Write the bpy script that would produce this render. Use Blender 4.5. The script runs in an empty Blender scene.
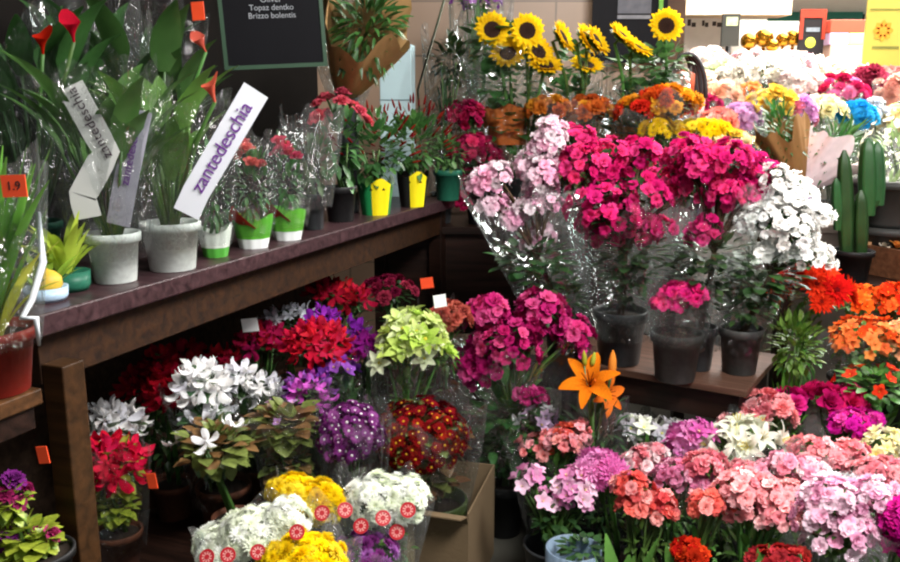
import bpy, math, random
from mathutils import Vector, Matrix, Quaternion
R = math.radians
rnd = random.Random(7)
C = bpy.context.scene.collection
sc = bpy.context.scene

# ------------------------------------------------------------------ camera
CAMZ, PITCH, FX = 1.55, R(11.8), 864.0
cam = bpy.data.cameras.new('camera'); camo = bpy.data.objects.new('camera', cam); C.objects.link(camo)
cam.sensor_width = 36; cam.lens = 36 * FX / 900; cam.clip_start = .02; cam.clip_end = 200
camo.location = (0, 0, CAMZ); camo.rotation_euler = (R(90) - PITCH, 0, 0)
sc.camera = camo

def ray(px, py):
    u, v = (px - 450) / FX, (281 - py) / FX
    return Vector((u, math.cos(PITCH) + v * math.sin(PITCH), -math.sin(PITCH) + v * math.cos(PITCH)))
def PZ(px, py, z):
    r = ray(px, py); return Vector((0, 0, CAMZ)) + r * ((z - CAMZ) / r.z)
def PY(px, py, Y):
    r = ray(px, py); return Vector((0, 0, CAMZ)) + r * (Y / r.y)

# ------------------------------------------------------------------ materials
MATS = {}
def lin(h):
    h = h.lstrip('#'); o = []
    for i in (0, 2, 4):
        c = int(h[i:i+2], 16) / 255
        o.append(c / 12.92 if c <= .04045 else ((c + .055) / 1.055) ** 2.4)
    return (*o, 1)
def nt(name):
    m = bpy.data.materials.new(name); m.use_nodes = True
    t = m.node_tree; t.nodes.clear()
    out = t.nodes.new('ShaderNodeOutputMaterial')
    return m, t, out
def N(t, k, **kw):
    n = t.nodes.new(k)
    for a, b in kw.items():
        if a in n.inputs.keys(): n.inputs[a].default_value = b
        else: setattr(n, a, b)
    return n
def varied(t, col, amt, scale=6, hue=.0, obj=True):
    """colour of the thing with a little natural variation, from place to place and piece to piece"""
    no = N(t, 'ShaderNodeTexNoise', Scale=scale, Detail=3.0)
    tc = N(t, 'ShaderNodeTexCoord'); t.links.new(tc.outputs['Object'], no.inputs['Vector'])
    hs = N(t, 'ShaderNodeHueSaturation', Color=col)
    mr = N(t, 'ShaderNodeMapRange'); mr.inputs['From Min'].default_value = .3; mr.inputs['From Max'].default_value = .7
    mr.inputs['To Min'].default_value = 1 - amt; mr.inputs['To Max'].default_value = 1 + amt
    t.links.new(no.outputs['Fac'], mr.inputs['Value'])
    if obj:
        oi = N(t, 'ShaderNodeObjectInfo')
        m2 = N(t, 'ShaderNodeMapRange'); m2.inputs['To Min'].default_value = 1 - amt; m2.inputs['To Max'].default_value = 1 + amt
        t.links.new(oi.outputs['Random'], m2.inputs['Value'])
        mu = N(t, 'ShaderNodeMath', operation='MULTIPLY'); t.links.new(mr.outputs[0], mu.inputs[0]); t.links.new(m2.outputs[0], mu.inputs[1])
        t.links.new(mu.outputs[0], hs.inputs['Value'])
        m3 = N(t, 'ShaderNodeMapRange'); m3.inputs['To Min'].default_value = .5 - hue; m3.inputs['To Max'].default_value = .5 + hue
        t.links.new(oi.outputs['Random'], m3.inputs['Value']); t.links.new(m3.outputs[0], hs.inputs['Hue'])
    else: t.links.new(mr.outputs[0], hs.inputs['Value'])
    return hs.outputs['Color']
def petal_mat(h):
    k = 'petal_' + h
    if k in MATS: return MATS[k]
    m, t, out = nt(k)
    c = varied(t, lin(h), .13, 30, .006)
    d = N(t, 'ShaderNodeBsdfDiffuse'); tr = N(t, 'ShaderNodeBsdfTranslucent'); mx = N(t, 'ShaderNodeMixShader'); mx.inputs[0].default_value = .3
    for s in (d, tr): t.links.new(c, s.inputs['Color'])
    t.links.new(d.outputs[0], mx.inputs[1]); t.links.new(tr.outputs[0], mx.inputs[2]); t.links.new(mx.outputs[0], out.inputs[0])
    MATS[k] = m; return m
def leaf_mat(h):
    k = 'leaf_' + h
    if k in MATS: return MATS[k]
    m, t, out = nt(k)
    c = varied(t, lin(h), .28, 9, .02)
    d = N(t, 'ShaderNodeBsdfPrincipled', Roughness=.42); tr = N(t, 'ShaderNodeBsdfTranslucent'); mx = N(t, 'ShaderNodeMixShader'); mx.inputs[0].default_value = .25
    t.links.new(c, d.inputs['Base Color']); t.links.new(c, tr.inputs['Color'])
    t.links.new(d.outputs[0], mx.inputs[1]); t.links.new(tr.outputs[0], mx.inputs[2]); t.links.new(mx.outputs[0], out.inputs[0])
    MATS[k] = m; return m
def solid(h, rough=.6, amt=.1, scale=8, metal=0.0, bump=0, name=None, spec=.3):
    k = name or ('solid_%s_%g' % (h, rough))
    if k in MATS: return MATS[k]
    m, t, out = nt(k)
    p = N(t, 'ShaderNodeBsdfPrincipled', Roughness=rough, Metallic=metal); p.inputs['Specular IOR Level'].default_value = spec
    t.links.new(varied(t, lin(h), amt, scale, 0, False), p.inputs['Base Color'])
    if bump:
        no = N(t, 'ShaderNodeTexNoise', Scale=scale * 6, Detail=4.0); b = N(t, 'ShaderNodeBump', Strength=bump, Distance=.01)
        t.links.new(no.outputs['Fac'], b.inputs['Height']); t.links.new(b.outputs[0], p.inputs['Normal'])
    t.links.new(p.outputs[0], out.inputs[0]); MATS[k] = m; return m
def wood(h1, h2, name, ang=0, rough=.45, scale=3):
    if name in MATS: return MATS[name]
    m, t, out = nt(name)
    tc = N(t, 'ShaderNodeTexCoord'); mp = N(t, 'ShaderNodeMapping'); mp.inputs['Scale'].default_value = (1, 14, 14)
    t.links.new(tc.outputs['Object'], mp.inputs['Vector'])
    no = N(t, 'ShaderNodeTexNoise', Scale=scale, Detail=6.0, Distortion=.6); t.links.new(mp.outputs[0], no.inputs['Vector'])
    cr = N(t, 'ShaderNodeValToRGB'); cr.color_ramp.elements[0].color = lin(h1); cr.color_ramp.elements[1].color = lin(h2)
    cr.color_ramp.elements[0].position = .3; cr.color_ramp.elements[1].position = .72
    t.links.new(no.outputs['Fac'], cr.inputs[0])
    p = N(t, 'ShaderNodeBsdfPrincipled', Roughness=rough); p.inputs['Specular IOR Level'].default_value = .22; t.links.new(cr.outputs[0], p.inputs['Base Color'])
    b = N(t, 'ShaderNodeBump', Strength=.25, Distance=.004); t.links.new(no.outputs['Fac'], b.inputs['Height']); t.links.new(b.outputs[0], p.inputs['Normal'])
    t.links.new(p.outputs[0], out.inputs[0]); MATS[name] = m; return m
def cellophane(name='cellophane', haze=.02, tint='fafcfc', gl=.4):
    if name in MATS: return MATS[name]
    m, t, out = nt(name)
    tc = N(t, 'ShaderNodeTexCoord')
    no = N(t, 'ShaderNodeTexNoise', Scale=6.0, Detail=2.0, Distortion=1.0); t.links.new(tc.outputs['Object'], no.inputs['Vector'])
    vo = N(t, 'ShaderNodeTexVoronoi', Scale=3.2); t.links.new(no.outputs['Color'], vo.inputs['Vector'])
    ad = N(t, 'ShaderNodeMath', operation='ADD'); t.links.new(no.outputs['Fac'], ad.inputs[0]); t.links.new(vo.outputs['Distance'], ad.inputs[1])
    b = N(t, 'ShaderNodeBump', Strength=1.0, Distance=.1); t.links.new(ad.outputs[0], b.inputs['Height'])
    lw = N(t, 'ShaderNodeLayerWeight', Blend=.25); t.links.new(b.outputs[0], lw.inputs['Normal'])
    mu = N(t, 'ShaderNodeMath', operation='MULTIPLY_ADD'); mu.inputs[1].default_value = gl; mu.inputs[2].default_value = .03
    t.links.new(lw.outputs['Fresnel'], mu.inputs[0])
    tr = N(t, 'ShaderNodeBsdfTransparent', Color=lin(tint)); g = N(t, 'ShaderNodeBsdfGlossy', Roughness=.14)
    t.links.new(b.outputs[0], g.inputs['Normal'])
    mx = N(t, 'ShaderNodeMixShader'); t.links.new(mu.outputs[0], mx.inputs[0]); t.links.new(tr.outputs[0], mx.inputs[1]); t.links.new(g.outputs[0], mx.inputs[2])
    d = N(t, 'ShaderNodeBsdfTranslucent', Color=(.8, .8, .8, 1)); m2 = N(t, 'ShaderNodeMixShader'); m2.inputs[0].default_value = haze
    t.links.new(mx.outputs[0], m2.inputs[1]); t.links.new(d.outputs[0], m2.inputs[2]); t.links.new(m2.outputs[0], out.inputs[0])
    MATS[name] = m; return m
CELLO = cellophane(); CELLO2 = cellophane('hazy_cellophane', .05, 'f4f8f8', .5)
def emit(h, s, name):
    m, t, out = nt(name); e = N(t, 'ShaderNodeEmission', Color=lin(h), Strength=s); t.links.new(e.outputs[0], out.inputs[0]); return m

SOIL = solid('2a2019', .95, .3, 30, bump=.5, name='soil')
STEM = leaf_mat('4d7232'); BROWNSTEM = solid('4b3a28', .9, .2, 20)

# ------------------------------------------------------------------ mesh building
class MB:
    def __init__(s): s.v, s.f, s.m = [], [], []
    def add(s, vs, fs, mi=0):
        b = len(s.v); s.v += [Vector(v) for v in vs]; s.f += [tuple(i + b for i in f) for f in fs]; s.m += [mi] * len(fs)
    def box(s, lo, hi, mi=0, M=None):
        x0, y0, z0 = lo; x1, y1, z1 = hi
        vs = [Vector(p) for p in ((x0,y0,z0),(x1,y0,z0),(x1,y1,z0),(x0,y1,z0),(x0,y0,z1),(x1,y0,z1),(x1,y1,z1),(x0,y1,z1))]
        if M: vs = [M @ v for v in vs]
        s.add(vs, [(3,2,1,0),(4,5,6,7),(0,1,5,4),(1,2,6,5),(2,3,7,6),(3,0,4,7)], mi)
    def lathe(s, prof, n=28, mi=0, M=None):
        vs = []
        for r, z in prof:
            for k in range(n):
                a = 2 * math.pi * k / n; vs.append(Vector((r * math.cos(a), r * math.sin(a), z)))
        if M: vs = [M @ v for v in vs]
        fs = []
        for j in range(len(prof) - 1):
            for k in range(n):
                fs.append((j*n+k, j*n+(k+1) % n, (j+1)*n+(k+1) % n, (j+1)*n+k))
        s.add(vs, fs, mi)
    def tube(s, pts, r, n=6, mi=0):
        pts = [Vector(p) for p in pts]; vs = []; rs = r if isinstance(r, (list, tuple)) else [r] * len(pts)
        for i, p in enumerate(pts):
            d = (pts[min(i+1, len(pts)-1)] - pts[max(i-1, 0)]).normalized()
            q = d.to_track_quat('Z', 'Y')
            for k in range(n):
                a = 2*math.pi*k/n; vs.append(p + q @ Vector((rs[i]*math.cos(a), rs[i]*math.sin(a), 0)))
        fs = [(i*n+k, i*n+(k+1) % n, (i+1)*n+(k+1) % n, (i+1)*n+k) for i in range(len(pts)-1) for k in range(n)]
        fs.append(tuple(range(n))[::-1]); fs.append(tuple(range((len(pts)-1)*n, len(pts)*n)))
        s.add(vs, fs, mi)
    def grid(s, rows, mi=0, closed=False):
        n = len(rows[0]); fs = []
        for j in range(len(rows)-1):
            for k in range(n if closed else n-1):
                fs.append((j*n+k, j*n+(k+1) % n, (j+1)*n+(k+1) % n, (j+1)*n+k))
        s.add([p for r in rows for p in r], fs, mi)
    def petal(s, L, W, az, e0, e1, r0=.03, z0=0, rows=5, cup=.15, ruf=0, mi=0, pw=.8, tip=.0, seed=0):
        """one petal: grows outward from r0, its slope going from e0 to e1"""
        rr = random.Random(seed + int(az * 100)); out = []
        x, z = r0, z0; ca, sa = math.cos(az), math.sin(az); ph = rr.random() * 6
        for j in range(rows + 1):
            t = j / rows
            w = W * .5 * (math.sin(math.pi * min(1, (t * .93 + .04)) ** pw) ** .75 + (.04 if t < 1 else tip)) if j < rows else W * .5 * max(tip, .12)
            e = e0 + (e1 - e0) * t
            row = []
            for q in (-1, -.45, 0.0, .45, 1):
                lift = cup * w * q * q + ruf * W * abs(q) * math.sin(ph + t * 7 + q * 2.5)
                px_, py_, pz_ = x - lift * math.sin(e), w * q, z + lift * math.cos(e)
                row.append((px_ * ca - py_ * sa, px_ * sa + py_ * ca, pz_))
            out.append(row)
            x += L / rows * math.cos(e); z += L / rows * math.sin(e)
        s.grid(out, mi)
    def dome(s, r, h, z=0, n=12, mi=0, rings=4):
        s.lathe([(r * math.cos(math.pi/2*i/rings) + 1e-4, z + h * math.sin(math.pi/2*i/rings)) for i in range(rings+1)], n, mi)
    def leaf(s, base, d, L, W, droop=.4, fold=.25, mi=0, rows=4, pw=.8):
        d = Vector(d).normalized(); up = Vector((0, 0, 1)); side = d.cross(up)
        if side.length < .05: side = Vector((1, 0, 0))
        side.normalize(); p = Vector(base); out = []
        for j in range(rows + 1):
            t = j / rows; w = W * .5 * (math.sin(math.pi * (t * .94 + .03) ** pw) + .02)
            nrm = side.cross(d).normalized()
            out.append([p - side * w + nrm * w * fold, p.copy(), p + side * w + nrm * w * fold])
            p = p + d * (L / rows); d = (d + Vector((0, 0, -droop / rows))).normalized()
        s.grid(out, mi)
    def mesh(s, name, mats, smooth=True):
        me = bpy.data.meshes.new(name); me.from_pydata([tuple(v) for v in s.v], [], s.f)
        for m in (mats if isinstance(mats, (list, tuple)) else [mats]): me.materials.append(m)
        me.polygons.foreach_set('material_index', s.m)
        me.polygons.foreach_set('use_smooth', [smooth] * len(s.f)); me.update(); return me
    def obj(s, name, mats, parent=None, smooth=False, loc=None, bevel=0):
        o = bpy.data.objects.new(name, s.mesh(name, mats, smooth)); C.objects.link(o)
        if parent: o.parent = parent
        if loc is not None: o.location = loc
        if bevel:
            b = o.modifiers.new('bevel', 'BEVEL'); b.width = bevel; b.segments = 2
        return o
def link(name, me, parent=None, M=None):
    o = bpy.data.objects.new(name, me); C.objects.link(o)
    if parent: o.parent = parent
    if M is not None: o.matrix_basis = M
    return o
LABELS = {}
def tag(o, label, cat, group=None):
    o['label'] = label; o['category'] = cat
    if group: o['group'] = group
    assert label not in LABELS, label
    LABELS[label] = o.name; n = len(label.split()); assert 4 <= n <= 16, label
    return o
def thing(name, label, cat, loc=(0, 0, 0), group=None, rz=0):
    o = bpy.data.objects.new(name, None); C.objects.link(o); o.location = loc; o.rotation_euler = (0, 0, rz); o.empty_display_size = .05
    return tag(o, label, cat, group)
def struct(o): o['kind'] = 'structure'; return o
def align(pos, nrm, spin, sx, sz=None):
    q = Vector(nrm).normalized().to_track_quat('Z', 'Y') @ Quaternion((0, 0, 1), spin)
    sz = sx if sz is None else sz
    return Matrix.Translation(pos) @ q.to_matrix().to_4x4() @ Matrix.Diagonal((sx, sx, sz, 1))

# ------------------------------------------------------------------ blossoms (unit: about 1 across, facing +Z)
CACHE = {}
PI2 = 2 * math.pi
def blossom_mesh(kind, col, col2, var):
    k = (kind, col, col2, var)
    if k in CACHE: return CACHE[k]
    b = MB(); q = random.Random(hash((kind, var)) % 9999 if False else var * 17 + len(kind)); j = lambda a: q.uniform(-a, a)
    def ring(n, L, W, e0, e1, off=0, r0=.03, z0=0, **kw):
        for i in range(n):
            b.petal(L * (1 + j(.1)), W * (1 + j(.1)), PI2 * (i + off) / n + j(.12), R(e0 + j(8)), R(e1 + j(12)), r0, z0, seed=var, **kw)
    if kind == 'azalea':
        ring(5, .52, .6, 50, -12, 0, ruf=.13, rows=4, cup=.2, tip=.5); ring(5, .42, .5, 64, 16, .5, ruf=.16, rows=4, cup=.25, z0=.02, tip=.5)
        ring(4, .28, .34, 80, 40, .2, ruf=.18, rows=3, z0=.03, tip=.4)
    elif kind == 'single':
        ring(5, .56, .44, 48, 2, 0, ruf=.06, rows=4, cup=.15, tip=.3)
        for i in range(5): b.tube([(0, 0, .02), (.05*math.cos(i*1.26), .05*math.sin(i*1.26), .22)], .012, 4, 1)
    elif kind == 'cyclamen':
        for i in range(5):
            b.petal(1.0 * (1 + j(.15)), .42, PI2 * i / 5 + j(.2), R(-35), R(98 + j(14)), .05, 0, rows=6, cup=-.3, ruf=.06, pw=1.25, seed=var)
        b.lathe([(.06, -.16), (.1, -.08), (.09, .0), (.02, .06)], 8, 0)
    elif kind == 'mum':
        ring(15, .5, .16, 8, -6, 0, .06, rows=3, cup=.35); ring(14, .43, .15, 28, 14, .5, .05, .02, rows=3, cup=.35); ring(12, .34, .13, 48, 40, 0, .04, .03, rows=3, cup=.35); ring(9, .22, .11, 68, 75, .3, .03, .04, rows=2, cup=.35)
        b.dome(.09, .1, .04, 8, 1, 3)
    elif kind == 'daisy':
        ring(14, .46, .17, 14, -4, 0, .08, rows=3, cup=.3); ring(12, .38, .16, 26, 10, .5, .07, .02, rows=3, cup=.3); b.dome(.12, .1, .03, 12, 1, 3)
    elif kind == 'gerbera':
        ring(22, .5, .14, 18, 2, 0, .1, rows=4, cup=.3); ring(18, .38, .13, 34, 14, .5, .08, .02, rows=3, cup=.3); ring(14, .2, .09, 55, 45, .2, .06, .03, rows=2); b.dome(.13, .09, .02, 12, 1, 3)
    elif kind == 'rose':
        for li, (n, L, W, e0, e1) in enumerate(((5, .6, .52, 52, -12), (5, .54, .48, 66, 22), (5, .47, .42, 78, 52), (4, .4, .34, 86, 78), (3, .34, .26, 92, 98))):
            ring(n, L, W, e0, e1, li * .37, .06 - li * .008, li * .012, rows=4, cup=.35, ruf=.05, tip=.4)
    elif kind == 'carnation':
        for li, (n, L, e0, e1) in enumerate(((9, .52, 30, -6), (9, .47, 48, 15), (8, .42, 62, 38), (7, .38, 76, 60), (5, .34, 88, 84))):
            ring(n, L, .3, e0, e1, li * .4, .03, li * .015, rows=4, ruf=.28, cup=.2, tip=.7, pw=1.25)
    elif kind == 'tiny':
        ring(4, .5, .44, 35, 4, 0, rows=3, cup=.15, tip=.3); b.dome(.07, .06, .02, 6, 1, 2)
    elif kind == 'star':
        ring(6, .55, .26, 40, -4, 0, rows=4, cup=.25); ring(6, .34, .2, 62, 30, .5, rows=3, z0=.02)
        b.dome(.08, .1, .02, 6, 1, 2)
    elif kind == 'lily':
        for i in range(6): b.petal(.72, .3 if i % 2 else .24, PI2 * i / 6 + j(.1), R(64), R(-22 + j(10)), .03, 0, rows=7, cup=.3, ruf=.05, seed=var)
        for i in range(6):
            a = PI2 * i / 6 + .3; b.tube([(0, 0, .05), (.07*math.cos(a), .07*math.sin(a), .3), (.13*math.cos(a), .13*math.sin(a), .46)], .012, 4, 1)
    elif kind == 'bud':
        b.lathe([(.01, 0), (.08, .06), (.11, .3), (.1, .6), (.06, .85), (.01, 1)], 8, 0)
    elif kind == 'calla':
        rows = []
        for jj in range(8):
            t = jj / 7; r = .05 + .32 * t ** 2.2; row = []
            for kk in range(15):
                u = kk / 14; a = PI2 * (u * 1.08) - math.pi
                zz = t * .75 + (.45 * t * t) * max(0, math.cos(a)) ** 2; rr = r * (1 + .25 * t * max(0, math.cos(a)))
                row.append((rr * math.cos(a), rr * math.sin(a), zz))
            rows.append(row)
        b.grid(rows, 0); b.tube([(0, 0, .1), (0, 0, .62)], .04, 6, 1)
    me = b.mesh(kind + '_blossom', [petal_mat(col), petal_mat(col2)])
    CACHE[k] = me; return me
def sun_petals(var):
    k = ('sunp', var)
    if k not in CACHE:
        b = MB(); q = random.Random(var)
        for n, L, W, e0, e1, off, z in ((18, .3, .15, 20, 2, 0, 0), (17, .27, .14, 38, 22, .5, .012)):
            for i in range(n): b.petal(L*(1+q.uniform(-.12, .12)), W, PI2*(i+off)/n+q.uniform(-.06, .06), R(e0+q.uniform(-8, 8)), R(e1+q.uniform(-12, 12)), .2, z, rows=4, cup=.3, seed=var)
        for i in range(12): b.petal(.3, .16, PI2*i/12, R(-12), R(10), .1, -.03, rows=3, mi=1)
        CACHE[k] = b.mesh('sunflower_petals', [petal_mat('f8d020'), leaf_mat('4f7a33')])
    return CACHE[k]
def sun_disc():
    if 'sund' not in CACHE:
        b = MB(); b.lathe([(.235, -.02), (.24, .02), (.2, .05), (.13, .045), (.07, .03), (.001, .025)], 24)
        for i in range(90):
            a = i * 2.39996; r = .225 * math.sqrt(i / 90); b.box((-.009, -.009, 0), (.009, .009, .026), 0, Matrix.Translation((r*math.cos(a), r*math.sin(a), .035)))
        CACHE['sund'] = b.mesh('sunflower_disc', solid('2e1a10', .9, .35, 40, name='sunflower_seed_disc'))
    return CACHE['sund']

# ------------------------------------------------------------------ foliage, wraps, pots
def foliage_mesh(kind, col, var, n=60, size=1.0):
    """a bush of leaves filling the unit ball"""
    k = ('fol', kind, col, var, n, size)
    if k in CACHE: return CACHE[k]
    b = MB(); q = random.Random(var * 31 + n)
    for i in range(n):
        z = 1 - 2 * (i + .5) / n; a = i * 2.39996 + q.random() * .5; r = math.sqrt(max(0, 1 - z * z)); d = Vector((r * math.cos(a), r * math.sin(a), z))
        rad = q.uniform(.35, .8); p = d * rad
        dd = (d + Vector((q.uniform(-.5, .5), q.uniform(-.5, .5), q.uniform(-.1, .5)))).normalized()
        if kind == 'ovate': L, W, dr = .42, .24, .5
        elif kind == 'heart': L, W, dr = .5, .46, .7
        elif kind == 'small': L, W, dr = .26, .13, .3
        elif kind == 'narrow': L, W, dr = .6, .13, .6
        s = size * q.uniform(.75, 1.25)
        b.leaf(p, dd, L * s, W * s, dr, .2, q.choice((0, 0, 1)), 4, .62 if kind == 'heart' else .85)
    h2 = col if isinstance(col, str) else col[1]; h1 = col if isinstance(col, str) else col[0]
    CACHE[k] = b.mesh('foliage', [leaf_mat(h1), leaf_mat(h2)]); return CACHE[k]
def strap_mesh(col, var, n, L, W, spread, droop):
    k = ('strap', col, var, n, L, W, spread, droop)
    if k not in CACHE:
        b = MB(); q = random.Random(var)
        for i in range(n):
            a = i * 2.39996 + q.random(); sp = spread * q.uniform(.3, 1.1)
            b.leaf((.012*math.cos(a), .012*math.sin(a), 0), (sp*math.cos(a), sp*math.sin(a), 1), L*q.uniform(.7, 1.1), W*q.uniform(.8, 1.2), droop*q.uniform(.4, 1.3), .3, 0, 7, 1.0)
        CACHE[k] = b.mesh('foliage', leaf_mat(col))
    return CACHE[k]
def paddle_mesh(col, var, n, H, L, W):
    """tall stalks each carrying one broad upright blade (calla lily leaves)"""
    k = ('paddle', col, var, n, H, L, W)
    if k not in CACHE:
        b = MB(); q = random.Random(var)
        for i in range(n):
            a = i * 2.39996 + q.random(); h = H * q.uniform(.35, 1); sp = .12 + .3 * q.random()
            d = Vector((sp*math.cos(a), sp*math.sin(a), 1)).normalized(); p0 = Vector((.015*math.cos(a), .015*math.sin(a), 0)); p1 = p0 + d * h
            b.tube([p0, p0 + d*h*.5, p1], [.006, .005, .003], 5)
            dd = Vector((.5*math.cos(a), .5*math.sin(a), 1))
            b.leaf(p1, dd, L*q.uniform(.8, 1.15), W*q.uniform(.8, 1.15), 1.0, .3, 0, 6, .62)
        CACHE[k] = b.mesh('foliage', leaf_mat(col))
    return CACHE[k]
def wrap_mesh(taper, var, mat, ruf=.07, zig=.1):
    """a crinkled sleeve: radius taper at z=0 growing to 1 at z=1, top edge uneven"""
    k = ('wrap', taper, var, mat.name, ruf, zig)
    if k in CACHE: return CACHE[k]
    b = MB(); q = random.Random(var); n, rows = 56, 9; out = []
    p1, p2, p3 = q.random()*6, q.random()*6, q.random()*6
    for j in range(rows + 1):
        t = j / rows; row = []
        for i in range(n):
            a = PI2 * i / n
            rf = 1 + ruf * (.25 + t) * (math.sin(5*a+p1+t) + .6*math.sin(11*a+p2-2*t) + .4*math.sin(17*a+p3+3*t))
            r = (taper + (1 - taper) * t ** .85) * rf
            z = t * (1 + zig * (math.sin(3*a+p2) + .7*math.sin(7*a+p1)) * t)
            row.append((r * math.cos(a), r * math.sin(a), z))
        out.append(row)
    b.grid(out, 0, True)
    CACHE[k] = b.mesh('wrapper', mat); return CACHE[k]
def pot_mesh(mat, var='pot'):
    k = ('pot', mat.name, var)
    if k not in CACHE:
        b = MB()
        if var == 'pot': pr = [(0.001, 0), (.36, 0), (.375, .02), (.45, .82), (.5, .82), (.505, .98), (.49, 1), (.465, 1), (.455, .9), (.44, .86), (.001, .86)]
        elif var == 'bucket': pr = [(0.001, 0), (.38, 0), (.4, .02), (.47, .95), (.5, .95), (.5, 1), (.47, 1), (.455, .94), (.36, .04), (.001, .04)]
        else: pr = [(0.001, 0), (.42, 0), (.48, .3), (.5, 1), (.46, 1), (.44, .5), (.001, .45)]
        b.lathe(pr, 32); CACHE[k] = b.mesh('pot', mat)
    return CACHE[k]
def soil_mesh():
    if 'soil' not in CACHE:
        b = MB(); b.lathe([(.44, .862), (.3, .9), (.001, .915)], 20); CACHE['soil'] = b.mesh('soil', SOIL)
    return CACHE['soil']
def add_pot(root, D, H, mat, var='pot', soil=True):
    p = link('pot', pot_mesh(mat, var), root, Matrix.Diagonal((D, D, H, 1)))
    if soil and var == 'pot': link('soil', soil_mesh(), root, Matrix.Diagonal((D, D, H, 1)))
    return p
def dome_points(n, q, lo=-.15, jit=.12):
    for i in range(n):
        z = 1 - (1 - lo) * (i + .5) / n + q.uniform(-jit, jit) * .5; z = max(-.9, min(1, z)); a = i * 2.39996 + q.uniform(-.25, .25); r = math.sqrt(max(0, 1 - z * z))
        yield Vector((r * math.cos(a), r * math.sin(a), z))

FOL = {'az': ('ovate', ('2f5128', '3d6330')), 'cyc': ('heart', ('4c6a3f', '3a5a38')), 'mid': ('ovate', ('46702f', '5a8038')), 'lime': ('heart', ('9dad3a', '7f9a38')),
       'dark': ('ovate', ('26401f', '35522a')), 'sm': ('small', ('578a30', '76a548')), 'olive': ('heart', ('6f7a3c', '7d5a38')), 'nar': ('narrow', ('3c6a30', '4f7a3a'))}
SIZE = {'azalea': .92, 'star': 1.12, 'single': 1.15, 'mum': 1.15, 'daisy': 1.0, 'cyclamen': .95, 'carnation': 1.05}
DENS = {'azalea': 2.0, 'star': 1.3, 'single': 1.3, 'mum': 1.3, 'daisy': 2.3, 'cyclamen': 1.0, 'carnation': 1.15}
def mass(root, name, items):
    """the many further blooms deep in a big head, as one part"""
    groups = {}
    for me, M in items:
        k = tuple(m.name for m in me.materials); groups.setdefault(k, []).append((me, M))
    vs, fs, ms, mats = [], [], [], []
    for k, lst in groups.items():
        b0 = len(mats); mats += [bpy.data.materials[x] for x in k]
        for me, M in lst:
            b = len(vs); vs += [tuple(M @ v.co) for v in me.vertices]; fs += [tuple(i + b for i in p.vertices) for p in me.polygons]; ms += [b0 + p.material_index for p in me.polygons]
    me = bpy.data.meshes.new(name); me.from_pydata(vs, [], fs)
    for m in mats: me.materials.append(m)
    me.polygons.foreach_set('material_index', ms); me.polygons.foreach_set('use_smooth', [True] * len(fs)); me.update()
    o = link(name, me, root); o['kind'] = 'stuff'; return o
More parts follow.
